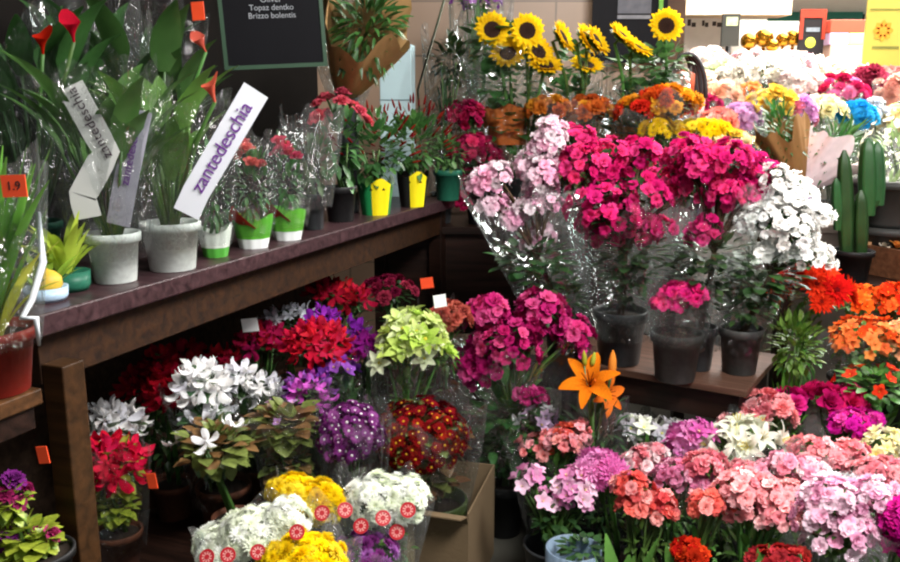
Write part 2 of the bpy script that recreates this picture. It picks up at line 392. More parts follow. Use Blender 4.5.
def plant(name, label, cat, Y, blobs, fl, leaf='az', base=(None, 0, .15, .14, None), wrap=None, group=None, lo=-.2, up=.25, potvar='pot', lowfol=True, lean=0, fscale=.9, nleaf=70, lsize=1.0, seed=None, jit=.12, stem=True, cap=96, dY=0, extra=None, flname='blossom', fol_on=True, split=False):
    """a plant in its pot. blobs = the bunches of bloom [(px, py, rx, ry, n)]; fl = (kind, colour, centre colour, size)"""
    q = random.Random(seed if seed is not None else len(LABELS) * 13 + 5)
    cs = []
    if fl[0] == 'azalea' or split:
        bb = []
        for (px, py, rx, ry, n) in blobs:
            k = 3 if rx * ry > 150 else 2
            for i in range(k):
                a = q.random() * PI2 + i * PI2 / k; bb.append((px + .5 * rx * math.cos(a), py + .45 * ry * math.sin(a), rx * q.uniform(.5, .72), ry * q.uniform(.5, .75), max(2, round(n / k * 1.15)), q.uniform(-.5, .5) * rx / 300))
        blobs = bb
    for (px, py, rx, ry, n, *dj) in blobs:
        c = PY(px, py, Y + dY + (dj[0] if dj else 0)); s = (c - Vector((0, 0, CAMZ))).length / FX; cs.append((c, rx * s, ry * s, n))
    bpx, zs, D, H, pm = base
    c0 = cs[0][0]
    bx = c0.x if bpx is None else PY(bpx, 281, Y).x * 1.0
    loc = Vector((bx, Y, zs)); root = thing(name, label, cat, loc, group)
    H0 = H if pm else 0
    if pm: add_pot(root, D, H, pm, potvar, soil=potvar == 'pot')
    top = Vector((0, 0, H0 * .88))
    cm = sum((c for c, *_ in cs), Vector()) / len(cs) - loc
    Rm = max(max(abs(c.x - loc.x - cm.x) + rx for c, rx, ry, n in cs), .04)
    # stems
    if stem:
        st = MB()
        fork = top
        if name == 'azalea_tree' or len(cs) > 12:
            zl = min(c.z - ry for c, rx, ry, n in cs) - loc.z; fork = Vector((cm.x * .7, cm.y * .7, max(H0 + .03, zl - .03)))
            st.tube([top + Vector((0, 0, -.01)), top.lerp(fork, .5) + Vector((.008, .006, 0)), fork], [.013, .011, .01], 7)
            for k in range(3): fo = (top.lerp(fork, .35 + .3 * k)); link('foliage', foliage_mesh(*FOL[leaf], k, nleaf, lsize), root, Matrix.Translation(fo + Vector((q.uniform(-.03, .03), q.uniform(-.03, .03), .02))) @ Matrix.Diagonal((.1 + .03 * k, .1 + .03 * k, .08, 1)))
        for c, rx, ry, n in cs:
            cc = c - loc
            for k in range(3 if len(cs) < 4 else 2):
                if name == 'azalea_tree' or len(cs) > 12:
                    e = cc + Vector((q.uniform(-.4, .4) * rx, q.uniform(-.4, .4) * rx, -.1 * ry)); st.tube([fork, fork.lerp(e, .5) + Vector((0, 0, .12 * (e - fork).length)), e], [.007, .005, .003], 5); continue
                off = Vector((q.uniform(-.5, .5) * rx, q.uniform(-.5, .5) * rx, -.1 * ry)); b0 = top + Vector((q.uniform(-.2, .2) * D, q.uniform(-.2, .2) * D, -.005))
                e = cc + off; st.tube([b0, b0.lerp(e, .5) + Vector((0, 0, .1 * (e - b0).length)) * .4, e], [.006, .0045, .003], 5)
        st.obj('stem', STEM if name != 'azalea_tree' else BROWNSTEM, root, True)
    # foliage
    fk, fc = FOL[leaf]
    if fol_on:
        for i, (c, rx, ry, n) in enumerate(cs):
            M = Matrix.Translation(c - loc) @ Matrix.Rotation(q.random() * 6, 4, 'Z') @ Matrix.Diagonal((rx * fscale, rx * fscale, ry * fscale, 1))
            link('foliage', foliage_mesh(fk, fc, i % 3, nleaf, lsize), root, M)
    if lowfol:
        zc = cm.z - cs[0][2]; hh = max(.05, (zc - H0) * .6)
        if zc > H0 * .8:
            M = Matrix.Translation((cm.x * .5, cm.y * .5, (zc + H0) / 2 + .02)) @ Matrix.Diagonal((max(Rm * .75, D * .5), max(Rm * .75, D * .5), hh, 1))
            link('foliage', foliage_mesh(fk, fc, 3, nleaf, lsize * .9), root, M)
    # blossoms
    kind, col, col2, size = fl; size *= SIZE.get(kind, 1.0) * (.86 if kind == 'azalea' and 'floor' in (group or '') else 1) * (.88 if name == 'azalea_tree' else 1); cols = col if isinstance(col, (list, tuple)) else [col]
    items = []
    LM = Matrix.Rotation(lean, 3, 'X')
    for c, rx, ry, n in cs:
        for d in dome_points(int(round(n * DENS.get(kind, 1.0) * (1.6 if kind == 'azalea' and 'tall' in (group or 'tall') else 1))), q, lo, jit):
            if lean: d = LM @ d
            k = q.uniform(.8, 1.08) if kind != 'azalea' else q.uniform(.7, 1.2); p = c - loc + Vector((d.x * rx * k, d.y * rx * k, d.z * ry * k))
            nn = (d * (1 - up) + Vector((q.uniform(-.3, .3), q.uniform(-.3, .3), up + q.uniform(-.15, .15))))
            s = size * q.uniform(.78, 1.18)
            items.append((p.y + .6 * (loc.z + p.z < 0) - .4 * p.z, blossom_mesh(kind, q.choice(cols), col2, q.randrange(3)), align(p, nn, q.random() * 6, s)))
    items.sort(key=lambda t: t[0])
    for _, me, M in items[:98]: link(flname, me, root, M)
    if len(items) > 98: mass(root, 'blossom_mass', [(me, M) for _, me, M in items[98:]])
    # cellophane
    if wrap:
        mat, grow, topz, z0 = wrap
        zb = H0 * z0; h = cm.z + cs[0][2] * topz - zb; r1 = Rm * grow; r0 = D * .53
        tilt = Vector((cm.x, cm.y, cm.z - zb)); sh = Matrix(((1, 0, cm.x / max(.05, h), 0), (0, 1, cm.y / max(.05, h), 0), (0, 0, 1, 0), (0, 0, 0, 1)))
        M = Matrix.Translation((0, 0, zb)) @ Matrix.Diagonal((r1, r1, h, 1))
        tp = round(min(.95, r0 / r1) * 10) / 10
        me = wrap_mesh(tp, q.randrange(4), mat).copy() if (abs(cm.x) > .04 or abs(cm.y) > .04) else wrap_mesh(tp, q.randrange(4), mat)
        if abs(cm.x) > .04 or abs(cm.y) > .04:
            me.transform(M); me.transform(Matrix.Translation((0, 0, zb)) @ sh @ Matrix.Translation((0, 0, -zb))); link('wrapper', me, root)
        else: link('wrapper', me, root, M)
    if extra: extra(root, loc)
    return root
def text(body, size, mat, parent, M, name='lettering', align_x='CENTER'):
    cu = bpy.data.curves.new(name, 'FONT'); cu.body = body; cu.size = size; cu.align_x = align_x; cu.align_y = 'CENTER'; cu.extrude = .0004; cu.materials.append(mat)
    tmp = bpy.data.objects.new(name, cu); me = bpy.data.meshes.new_from_object(tmp); bpy.data.objects.remove(tmp); bpy.data.curves.remove(cu)
    return link(name, me, parent, M)
def face_cam(p, tilt=0, roll=0, yaw=0):
    """upright card at p turned to the shop front"""
    return Matrix.Translation(p) @ Matrix.Rotation(R(yaw), 4, 'Z') @ Matrix.Rotation(R(90 + tilt), 4, 'X') @ Matrix.Rotation(R(roll), 4, 'Z')
ORANGE = solid('f0512a', .5, .06); WHITE = solid('e9ebea', .5, .04); INK = solid('22201f', .7, .05)
def price_tag(root, loc, px, py, Y, w=15, h=15, mat=None, txt=None, roll=8, name='price_tag'):
    p = PY(px, py, Y) - loc; s = Y / FX; b = MB(); b.box((-w*s/2, -h*s/2, -.001), (w*s/2, h*s/2, .001))
    o = b.obj(name, mat or ORANGE, root); o.matrix_basis = face_cam(p, 0, roll, rnd.uniform(-15, 15))
    if txt: text(txt, h * s * .55, INK, o, Matrix.Translation((0, 0, .0014)))
    return o
# ================================================================== the place
SH = 1.13                                     # height of the plant shelf
d = Vector((.363, .932, 0)).normalized(); nL = Vector((-d.y, d.x, 0))
F0 = PZ(115, 294, SH)
ANG = -math.atan2(d.x, d.y)                   # shelf direction as a turn about Z (local y runs along the shelf)
def S(s, w, z=0): return F0 + d * s + nL * w + Vector((0, 0, z))
MSH = Matrix.Translation((F0.x, F0.y, 0)) @ Matrix.Rotation(ANG, 4, 'Z')       # local x to the front side, y along, z up
def along(px):                                # shelf coordinate where the front edge shows at column px
    r = ray(px, 281); a, b, c, e = d.x, -r.x, d.y, -r.y; det = a * e - b * c
    return (-F0.x * e - (-F0.y) * b) / det
s0, s1 = along(36), along(455)
DARKW = wood('120a07', '2a1a14', 'dark_stained_wood', rough=.42)
SHELFW = wood('24171a', '483336', 'plum_brown_board', rough=.33); BROWNW = wood('33200f', '5a3a20', 'brown_wood', rough=.5); TABLEW = wood('38261c', '61463a', 'table_wood', rough=.45)
CONC = solid('48463f', .85, .25, 3, bump=.3, name='concrete')

b = MB(); b.box((-4, -1.5, -.1), (7, 13, 0)); struct(b.obj('floor', CONC))
b = MB(); b.box((-.92, s0 - 1.6, 0), (-.85, s1 + .3, 3.0)); o = b.obj('wall_left', solid('14110f', .85, .3, 4, name='dark_wall', spec=.1)); o.matrix_basis = MSH; struct(o)
# tiled pier behind the sunflowers
TILE, t_, out_ = nt('beige_tiles')
br = N(t_, 'ShaderNodeTexBrick'); br.offset = 0; br.inputs['Color1'].default_value = lin('b99a80'); br.inputs['Color2'].default_value = lin('ad8f78'); br.inputs['Mortar'].default_value = lin('8a7562')
for a_, v_ in (('Scale', 1.0), ('Mortar Size', .006), ('Brick Width', .3), ('Row Height', .3)): br.inputs[a_].default_value = v_
tc_ = N(t_, 'ShaderNodeTexCoord'); mp_ = N(t_, 'ShaderNodeMapping'); mp_.inputs['Rotation'].default_value = (R(90), 0, 0); t_.links.new(tc_.outputs['Object'], mp_.inputs[0]); t_.links.new(mp_.outputs[0], br.inputs['Vector'])
pb_ = N(t_, 'ShaderNodeBsdfPrincipled', Roughness=.4); t_.links.new(br.outputs['Color'], pb_.inputs['Base Color']); t_.links.new(pb_.outputs[0], out_.inputs[0])
xa, xb = PY(330, 50, 5.1).x, PY(680, 50, 5.1).x
b = MB(); b.box((xa - 1.4, 5.1, 0), (xb, 5.5, 3.0)); struct(b.obj('wall_back', TILE))
b = MB(); b.box((PY(655, 50, 5.08).x, 5.06, 0), (xb + .01, 5.1, 3.0)); struct(b.obj('trim_1', solid('5a4232', .6, .15, 6)))
b = MB(); b.box((-4, -.2, 3.0), (1.35, 5.5, 3.1)); struct(b.obj('ceiling', solid('8d877f', .9, .05)))
# far side of the market hall
b = MB(); b.box((-1, 10.2, 0), (9, 10.4, 4.5)); struct(b.obj('wall_far', solid('efe6d8', .8, .05, 2)))
b = MB(); M_ = PY(672, -4, 7.4); b.box((xb, 7.3, PY(700, 16, 7.4).z), (PY(788, 0, 7.4).x, 7.6, PY(700, -6, 7.4).z)); struct(b.obj('trim_2', solid('c9b294', .7, .08, 3)))
b = MB(); b.box((1.2, 7.6, PY(700, -2, 7.8).z), (8, 9.9, PY(700, -2, 7.8).z + .08)); struct(b.obj('trim_3', solid('f4f1ea', .6, .03)))

# ------------------------------------------------------------------ shelf with post and side stand
sh = thing('plant_shelf', 'long dark plum-brown wooden shelf carrying a row of potted plants', 'shelf')
sh.matrix_basis = MSH
b = MB(); b.box((-.66, s0, SH - .046), (0, s1, SH)); b.obj('shelf_board', SHELFW, sh, bevel=.004)
b = MB(); b.box((-.075, s0 + .03, SH - .16), (-.045, s1 - .02, SH - .046)); b.obj('apron', wood('180d07', '38210f', 'apron_wood', rough=.55), sh, bevel=.002)
sp = along(61); b = MB(); b.box((-.045, sp - .03, 0), (.012, sp + .03, SH - .046 - .07)); b.obj('post', wood('261708', '432a14', 'post_wood', rough=.5), sh, bevel=.003)
b = MB(); b.box((-.1, s1 - .07, 0), (-.04, s1 - .01, SH - .046)); b.obj('post', DARKW, sh, bevel=.003)
b = MB(); b.box((-.64, s0 + .02, SH - .3), (-.62, s1, SH - .046)); b.obj('back_rail', DARKW, sh)
b = MB(); b.box((-.61, s0 + .3, .02), (-.59, s1 - .12, SH - .05)); b.obj('back_panel', wood('2c2018', '4a382b', 'weathered_back_boards', rough=.7), sh)
# the tiers under it
t1 = thing('low_bench', 'low dark bench under the long shelf holding the cyclamens', 'bench'); t1.matrix_basis = MSH
sA, sB = sp + .08, s1 - .55
b = MB(); b.box((-.48, sA, .29), (-.02, sB, .32)); b.obj('bench_top', DARKW, t1, bevel=.003)
for x in (-.45, -.07):
    for y in (sA + .03, sB - .07): b = MB(); b.box((x, y, 0), (x + .04, y + .04, .29)); b.obj('leg', DARKW, t1)
t2 = thing('stepped_bench', 'dark wooden step behind the low bench in the corner under the shelf', 'bench'); t2.matrix_basis = MSH
b = MB(); b.box((-.48, sB + .02, .46), (.2, s1 - .13, .49)); b.obj('bench_top', DARKW, t2, bevel=.003)
for x in (-.45, .15):
    for y in (sB + .04, s1 - .18): b = MB(); b.box((x, y, 0), (x + .04, y + .04, .46)); b.obj('leg', DARKW, t2)
# side stand at the near end
SZ = 1.03; e0 = PZ(42, 388, SZ)
st = thing('side_stand', 'brown wooden stand under the red pot, with an open lower compartment', 'stand'); st.location = (e0.x, e0.y, 0); st.rotation_euler = (0, 0, ANG)
b = MB(); b.box((-.42, -.62, SZ - .03), (0, 0, SZ)); b.obj('top_board', BROWNW, st, bevel=.003)
b = MB(); b.box((-.40, -.6, SZ - .075), (-.012, -.012, SZ - .03)); b.obj('rail', DARKW, st)
b = MB(); b.box((-.42, -.62, .52), (-.0, 0, .55)); b.obj('lower_board', BROWNW, st, bevel=.003)
for x, y in ((-.42, -.62), (-.04, -.62), (-.42, -.04)): b = MB(); b.box((x, y, 0), (x + .04, y + .04, SZ - .03)); b.obj('leg', DARKW, st)
b = MB(); b.box((-.42, -.6, .05), (-.405, -.02, SZ - .05)); b.obj('back_panel', DARKW, st)

# ------------------------------------------------------------------ table with the tall azaleas
TZ = .6; cA = PZ(747, 391, TZ); uT = Vector((-.85, .53, 0)).normalized(); vT = Vector((.53, .85, 0)).normalized()
tb = thing('display_table', 'low brown wooden table under the tall potted azaleas', 'table'); tb.location = (cA.x, cA.y, 0); tb.rotation_euler = (0, 0, math.atan2(vT.y, vT.x) - math.pi/2)
b = MB(); b.box((-.88, 0, TZ - .025), (0, .5, TZ)); b.obj('table_top', TABLEW, tb, bevel=.003)
b = MB(); b.box((-.86, .03, TZ - .13), (-.03, .06, TZ - .025)); b.box((-.06, .06, TZ - .13), (-.03, .45, TZ - .025)); b.obj('apron', DARKW, tb)
b = MB(); b.box((-.85, .05, .2), (-.05, .45, .22)); b.obj('lower_shelf', DARKW, tb)
for x in (-.86, -.08):
    for y in (.03, .42): b = MB(); b.box((x, y, 0), (x + .05, y + .05, TZ - .025)); b.obj('leg', DARKW, tb)
# benches behind
bb = thing('back_bench', 'high bench against the beige tiled wall holding the sunflowers', 'bench')
bx0, bx1 = PY(372, 200, 3.75).x, PY(700, 200, 3.75).x
b = MB(); b.box((bx0, 3.8, .97), (bx1, 4.5, 1.0)); b.obj('bench_top', DARKW, bb)
for x in (bx0, bx1 - .05):
    for y in (3.8, 4.45): b = MB(); b.box((x, y, 0), (x + .05, y + .05, .97)); b.obj('leg', DARKW, bb)
b = MB(); b.box((bx0 + .05, 3.84, .5), (bx1 - .05, 3.86, .97)); b.obj('front_panel', DARKW, bb)
fs = thing('tiered_flower_stand', 'wide stepped stand under the pale bouquets in the bright part of the hall', 'stand')
TIER = [(4.35, 5.0, .93), (5.04, 5.65, 1.1), (5.65, 6.5, 1.27)]
GREYW = solid('8a7f74', .7, .15, 5)
x0_ = bx1 + .05
for y0, y1, z in TIER:
    x0_ = 1.22 if y0 < 4.9 else xb + .04
    b = MB(); b.box((x0_, y0, z - .04), (5.2, y1, z)); b.obj('step', GREYW, fs)
    b = MB(); b.box((x0_ + .02, y0 + .02, 0), (5.18, y0 + .05, z - .04)); b.obj('riser', GREYW, fs)
ms = thing('side_bench', 'dark bench beside the tiered stand with cactus, grey pots and crate', 'bench')
mx0, mx1 = PY(775, 240, 3.6).x, PY(985, 240, 3.6).x
b = MB(); b.box((mx0, 3.5, .77), (mx1, 4.3, .8)); b.obj('bench_top', DARKW, ms)
for x in (mx0, mx1 - .05):
    for y in (3.5, 4.25): b = MB(); b.box((x, y, 0), (x + .05, y + .05, .77)); b.obj('leg', DARKW, ms)
lb = thing('red_flower_bench', 'low bench in front of the cactus holding red and orange flowers', 'bench')
lx0, lx1 = PY(765, 300, 3.1).x, PY(960, 300, 3.1).x
b = MB(); b.box((lx0, 2.98, .33), (lx1, 3.45, .36)); b.obj('bench_top', DARKW, lb)
for x in (lx0, lx1 - .05):
    for y in (2.98, 3.4): b = MB(); b.box((x, y, 0), (x + .05, y + .05, .33)); b.obj('leg', DARKW, lb)

# ------------------------------------------------------------------ pots: materials
PW = solid('d8dfda', .5, .1, 12); PBLK = solid('1c1c1d', .5, .15, 10); PGRY = solid('383836', .55, .2, 9); PRED = solid('7c1e16', .45, .12, 8); PGRN = solid('23614c', .45, .1, 8)
PDG = solid('2c2e30', .35, .15, 8); PBLU = solid('a9c2d8', .4, .08, 8); PTER = solid('55301f', .7, .15, 10); PREDW = solid('c02a1c', .4, .1, 10)
def shelf_at(px, py): return PZ(px, py, SH)

# --- two white pots of calla leaves with printed ribbons
def ribbon(root, loc, pts, w, body, ink, back='dfe2e2', size=1.0, Y=2.0, name='label_ribbon'):
    """long printed plastic tag through pixel points, standing in the pot"""
    ps = [PY(x, y, Y) - loc for x, y in pts]; s = Y / FX; b = MB(); rows = []
    n = 12; res = []
    for i in range(n + 1):
        t = i / n * (len(ps) - 1); k = min(int(t), len(ps) - 2); res.append(ps[k].lerp(ps[k+1], t - k))
    for i, p in enumerate(res):
        dd = (res[min(i+1, n)] - res[max(0, i-1)]).normalized(); sd = dd.cross(Vector((0, -1, 0))).normalized()
        rows.append([p - sd * w * s / 2 + Vector((0, .0005, 0)), p + sd * w * s / 2 + Vector((0, .0005, 0))])
    b.grid(rows); o = b.obj(name, solid(back, .4, .04), root)
    so = o.modifiers.new('thick', 'SOLIDIFY'); so.thickness = .001; so.offset = -1
    a, c = ps[-2], ps[-1]
    v = (c - a); L = v.length; mid = a.lerp(c, .44); v.normalize(); side = v.cross(Vector((0, -1, 0))); nn = v.cross(-side)
    X, Z = v, Vector((0, -1, 0)); Yv = Z.cross(X)
    M = Matrix(((X.x, Yv.x, Z.x, mid.x), (X.y, Yv.y, Z.y, mid.y - .0025), (X.z, Yv.z, Z.z, mid.z), (0, 0, 0, 1)))
    text(body, w * s * size, ink, o, M)
    return o
VIO = solid('6a2a8c', .6, .05); INK2 = solid('3a2434', .6, .05)
def calla_pot(name, label, px, py, D, H, pot, n, Hs, L, W, col='4f8040', ribs=(), wrap=None, blooms=(), var=0):
    loc = shelf_at(px, py); root = thing(name, label, 'potted plant', loc, 'calla plants on the long shelf')
    if pot: add_pot(root, D, H, pot)
    link('foliage', paddle_mesh(col, var, n, Hs, L, W), root, Matrix.Translation((0, 0, (H if pot else 0) * .88)))
    for (bx, by, col2, sz) in blooms:
        p = PY(bx, by, loc.y - .16) - loc; stm = MB(); z0 = Vector((0, 0, H * .88)); stm.tube([z0, z0.lerp(p, .6) + Vector((0, 0, .03)), p], [.006, .005, .004], 6); stm.obj('flower_stalk', STEM, root, True)
        link('blossom', blossom_mesh('calla', col2, 'e0b030', var), root, align(p, (rnd.uniform(-.5, .5), -.3, 1), rnd.random() * 6, sz))
    for i, r_ in enumerate(ribs): ribbon(root, loc, *r_)
    if wrap:
        mat, r1, h = wrap; tp = round(min(.9, D * .54 / r1) * 10) / 10
        link('wrapper', wrap_mesh(tp, var % 4, mat, .07, .08), root, Matrix.Translation((0, 0, H * .5)) @ Matrix.Diagonal((r1, r1, h, 1)))
    return root
r_ = shelf_at(116, 283)
calla_pot('calla_lily_pot', 'white pot of tall green leaves with pale ribbon printed in dark letters', 116, 281, .128, .118, PW, 19, .3, .2, .062,
          ribs=[([(88, 218), (82, 196), (106, 152), (70, 86)], 27, 'zantedeschia', INK2, 'cfd0cc', .54, 1.9), ([(118, 225), (124, 190), (140, 110)], 24, 'zantedeschia', VIO, 'a9a7b4', .5, 1.96)], wrap=(CELLO, .15, .42), var=1)
calla_pot('calla_lily_pot', 'white pot of green leaves with slanting white ribbon lettered in purple', 173, 269, .15, .122, PW, 18, .27, .18, .058, '5a8638',
          ribs=[([(186, 214), (196, 192), (256, 90)], 27, 'zantedeschia', VIO, 'e4e6ee', .74, 2.0)], wrap=(CELLO, .15, .36), blooms=((215, 102, 'd0604c', .055),), var=2)
calla_pot('calla_lily_pot', 'tall leafy calla with two deep red flowers rising in clear film', 40, 262, .13, .11, PGRN, 22, .42, .22, .07, '35602e', wrap=(CELLO2, .17, .55), blooms=((43, 54, 'a81018', .055), (74, 42, 'b4161e', .06)), var=3)
calla_pot('calla_lily_pot', 'dense leafy calla behind the two white pots, reaching the photo top', 160, 246, .13, .11, PGRY, 24, .46, .22, .07, '3c6a34', wrap=(CELLO, .16, .6), blooms=((206, 52, 'c8604a', .05),), var=4)
calla_pot('calla_lily_pot', 'leafy calla deep on the shelf, filling the gap between the red-flowered one and the rest', 112, 246, .13, .11, PGRY, 24, .48, .22, .07, '447440', wrap=(CELLO2, .15, .62), var=5)
o = bpy.data.objects['calla_lily_pot.003']; price_tag(o, o.location, 198, 11, o.location.y - .1, 13, 17, ORANGE, None, 3)
# small dish plants by the shelf's near end
loc = shelf_at(72, 290); o = thing('bromeliad_pot', 'small green dish of yellow-green strap leaves beside the first white pot', 'potted plant', loc)
link('pot', pot_mesh(PGRN, 'dish'), o, Matrix.Diagonal((.085, .085, .045, 1))); link('foliage', strap_mesh('b9c548', 5, 22, .15, .024, .75, 1.3), o, Matrix.Translation((-.012, 0, .035)))
loc = shelf_at(47, 300); o = thing('gourd_dish', 'pale blue dish with a round yellow ornamental gourd plant', 'potted plant', loc)
link('pot', pot_mesh(PBLU, 'dish'), o, Matrix.Diagonal((.09, .09, .03, 1)))
b = MB(); b.lathe([(.001, 0), (.02, .004), (.03, .022), (.028, .038), (.016, .05), (.004, .054), (.001, .058)], 20); g = b.obj('gourd', solid('c9a83a', .5, .2, 20), o, True, (.008, -.005, .013))
link('foliage', strap_mesh('8fae3c', 6, 10, .1, .018, .9, 1.2), o, Matrix.Translation((-.012, .015, .013)))
# red pot on the side stand
def redpot():
    c = PZ(-6, 391, SZ); o = thing('striped_leaf_plant', 'red pot of grassy green leaves sleeved in clear film on the side stand', 'potted plant', c)
    add_pot(o, .165, .12, PRED); link('foliage', strap_mesh('5f8a34', 8, 40, .34, .022, .38, .6), o, Matrix.Translation((0, 0, .1))); link('foliage', strap_mesh('c2c04a', 9, 14, .2, .03, .6, 1.0), o, Matrix.Translation((.02, -.02, .1)))
    link('wrapper', wrap_mesh(.7, 1, CELLO2, .05, .06), o, Matrix.Translation((0, 0, .09)) @ Matrix.Diagonal((.125, .125, .33, 1)))
    price_tag(o, c, 14, 186, c.y - .135, 25, 22, ORANGE, '1.9', 2)
    b = MB(); p0 = Vector((.088, -.02, .125)); b.tube([PY(38, 212, c.y) - c, PY(43, 262, c.y) - c, PY(32, 300, c.y - .03) - c, PY(22, 318, c.y - .05) - c, PY(36, 318, c.y - .06) - c, PY(39, 345, c.y - .04) - c], [.004, .007, .006, .005, .006, .003], 6); b.obj('film_fold', solid('c9cdd2', .25, .05), o, True)
redpot()
# --- row of sleeved roses, dark pots, peppers
SLEEVE = None
def sleeve_pot(name, label, px, py, D, H, colors, roses, rc, topw, var, red=False):
    loc = shelf_at(px, py); o = thing(name, label, 'potted plant', loc, 'sleeved pots on the long shelf'); q = random.Random(var)
    add_pot(o, D, H * .75, PBLK)
    b = MB(); n = 40; rows = []
    for j in range(7):
        t = j / 6; row = []
        for i in range(n):
            a = PI2 * i / n; r = D * (.42 + .2 * t) * (1 + .03 * math.sin(9 * a + var)); row.append((r * math.cos(a), r * math.sin(a), H * 1.15 * t * (1 + (.16 * math.sin(2 * a + var) if j == 6 else 0))))
        rows.append(row)
    for j in range(6): b.grid(rows[j:j+2], 1 if j < 2 else 0, True)
    b.obj('printed_sleeve', [solid(colors[0], .4, .06), solid(colors[1], .4, .06)], o, True)
    if red:
        b = MB(); rr = []
        for j in range(5):
            t = j / 4; rr.append([(D*(.5+.22*t)*math.cos(a), D*(.5+.22*t)*math.sin(a), H*(.8+.9*t*(1-abs(k-3)/3.2))) for k, a in ((k, R(-190 + 20*k)) for k in range(7))])
        b.grid(rr); b.obj('red_flap', solid('c4281c', .4, .08), o, True)
    M = Matrix.Translation((0, 0, H + .1)) @ Matrix.Diagonal((D*.72, D*.72, .15, 1)); link('foliage', foliage_mesh('ovate', ('3f6c38', '527f48'), var % 3, 90, .8), o, M)
    for k in range(roses):
        a = k * 2.4 + var; r = D * .45 * q.uniform(.2, 1); p = (r*math.cos(a), r*math.sin(a) - .02, H + .16 + q.uniform(-.03, .06)); link('blossom', blossom_mesh('rose', rc, rc, k % 3), o, align(p, (q.uniform(-.3, .3), -.4, 1), k, .045))
    link('wrapper', wrap_mesh(.6, var % 4, CELLO, .08, .08), o, Matrix.Translation((0, 0, H * .5)) @ Matrix.Diagonal((topw, topw, .28, 1)))
    return o
sleeve_pot('mini_rose_pot', 'narrow pot in a green and white sleeve beside the second white pot', 216, 256, .075, .07, ('dfe6dc', '4d9a3a'), 0, 'd8a0a0', .075, 1)
sleeve_pot('mini_rose_pot', 'green and white sleeved pot with red flap and coral roses under the ribbon', 254, 247, .095, .075, ('5cae35', 'dfe3e2'), 5, 'd0605e', .09, 2, True)
sleeve_pot('mini_rose_pot', 'green and white sleeved pot with red flap and pink roses below the blackboard', 288, 239, .095, .075, ('63b338', 'e0e4e4'), 8, 'd2506a', .1, 3, True)
def shelfbush(name, label, px, py, D, H, pot, fol, rx, rz, zc, fl=None, n=0, wrapc=None, group='dark and green pots on the long shelf', wrap=None, leafn=90, ls=.9, lo=-.3):
    loc = shelf_at(px, py); o = thing(name, label, 'potted plant', loc, group); q = random.Random(int(px)); add_pot(o, D, H, pot)
    link('foliage', foliage_mesh(fol[0], fol[1], int(px) % 3, leafn, ls), o, Matrix.Translation((0, 0, zc)) @ Matrix.Diagonal((rx, rx, rz, 1)))
    st = MB()
    for k in range(4): st.tube([(q.uniform(-.2, .2)*D, q.uniform(-.2, .2)*D, H*.88), (q.uniform(-.4, .4)*rx, q.uniform(-.4, .4)*rx, zc)], .004, 5)
    st.obj('stem', STEM, o, True)
    if fl:
        for dd in dome_points(n, q, lo): link('blossom' if fl[0] != 'bud' else 'pepper', blossom_mesh(fl[0], fl[1], fl[2], q.randrange(3)), o, align(Vector((dd.x*rx, dd.y*rx, dd.z*rz + zc)), dd + Vector((0, 0, .5)), q.random()*6, fl[3] * q.uniform(.8, 1.2)))
    if wrapc:
        b = MB(); rows = []
        for j in range(6):
            t = j / 5; rows.append([(D*(.41+.13*t)*(1+.03*math.sin(8*a))*math.cos(a), D*(.41+.13*t)*(1+.03*math.sin(8*a))*math.sin(a), H*1.1*t*(1+(.1*math.sin(4*a) if j == 5 else 0))) for a in (PI2*k/36 for k in range(36))])
        fsplit = MB(); nseg = 36
        b.grid(rows, 0, True)
        for i, f in enumerate(b.f):
            k = i % nseg; b.m[i] = 1 if 26 <= k < 33 else 0
        b.obj('foil_wrap', [solid(wrapc[0], .3, .1), solid(wrapc[1], .3, .08)], o, True)
    if wrap: link('wrapper', wrap_mesh(.6, int(px) % 4, CELLO2, .08, .08), o, Matrix.Translation((0, 0, H*.6)) @ Matrix.Diagonal((wrap[0], wrap[0], wrap[1], 1)))
    return o
shelfbush('leafy_pot', 'narrow black pot with grey-green leaves beside the pink roses', 314, 229, .085, .12, PDG, ('ovate', ('4f6a45', '6a8058')), .08, .11, .22, None, 0, wrap=(.1, .3))
shelfbush('begonia_pot', 'wide black pot with a white tag and a coral double flower', 341, 221, .12, .125, PBLK, ('ovate', ('3a6434', '52804a')), .11, .17, .27, ('carnation', 'd4586a', 'e8c04a', .06), 9, lo=.45)
shelfbush('ornamental_pepper_pot', 'pepper plant wrapped in green and yellow foil with tiny red fruits', 376, 214, .125, .115, PBLK, ('small', ('33552a', '486c34')), .15, .15, .24, ('bud', '7e1e1a', '7e1e1a', .038), 48, ('1f7a44', 'ecd71c'), leafn=200, ls=1.2)
shelfbush('ornamental_pepper_pot', 'pepper plant in black and yellow foil next to the green pot', 413, 206, .12, .12, PBLK, ('small', ('385a2a', '4e7238')), .15, .16, .25, ('bud', '76201c', '76201c', .038), 48, ('1d1d1c', 'f0dc1e'), leafn=200, ls=1.2)
shelfbush('clipped_bush_pot', 'plain green plastic pot with a round mint-green bush at shelf end', 448, 200, .125, .13, PGRN, ('ovate', ('4f7f46', '5d8f52')), .085, .1, .2, None, 0, leafn=110)
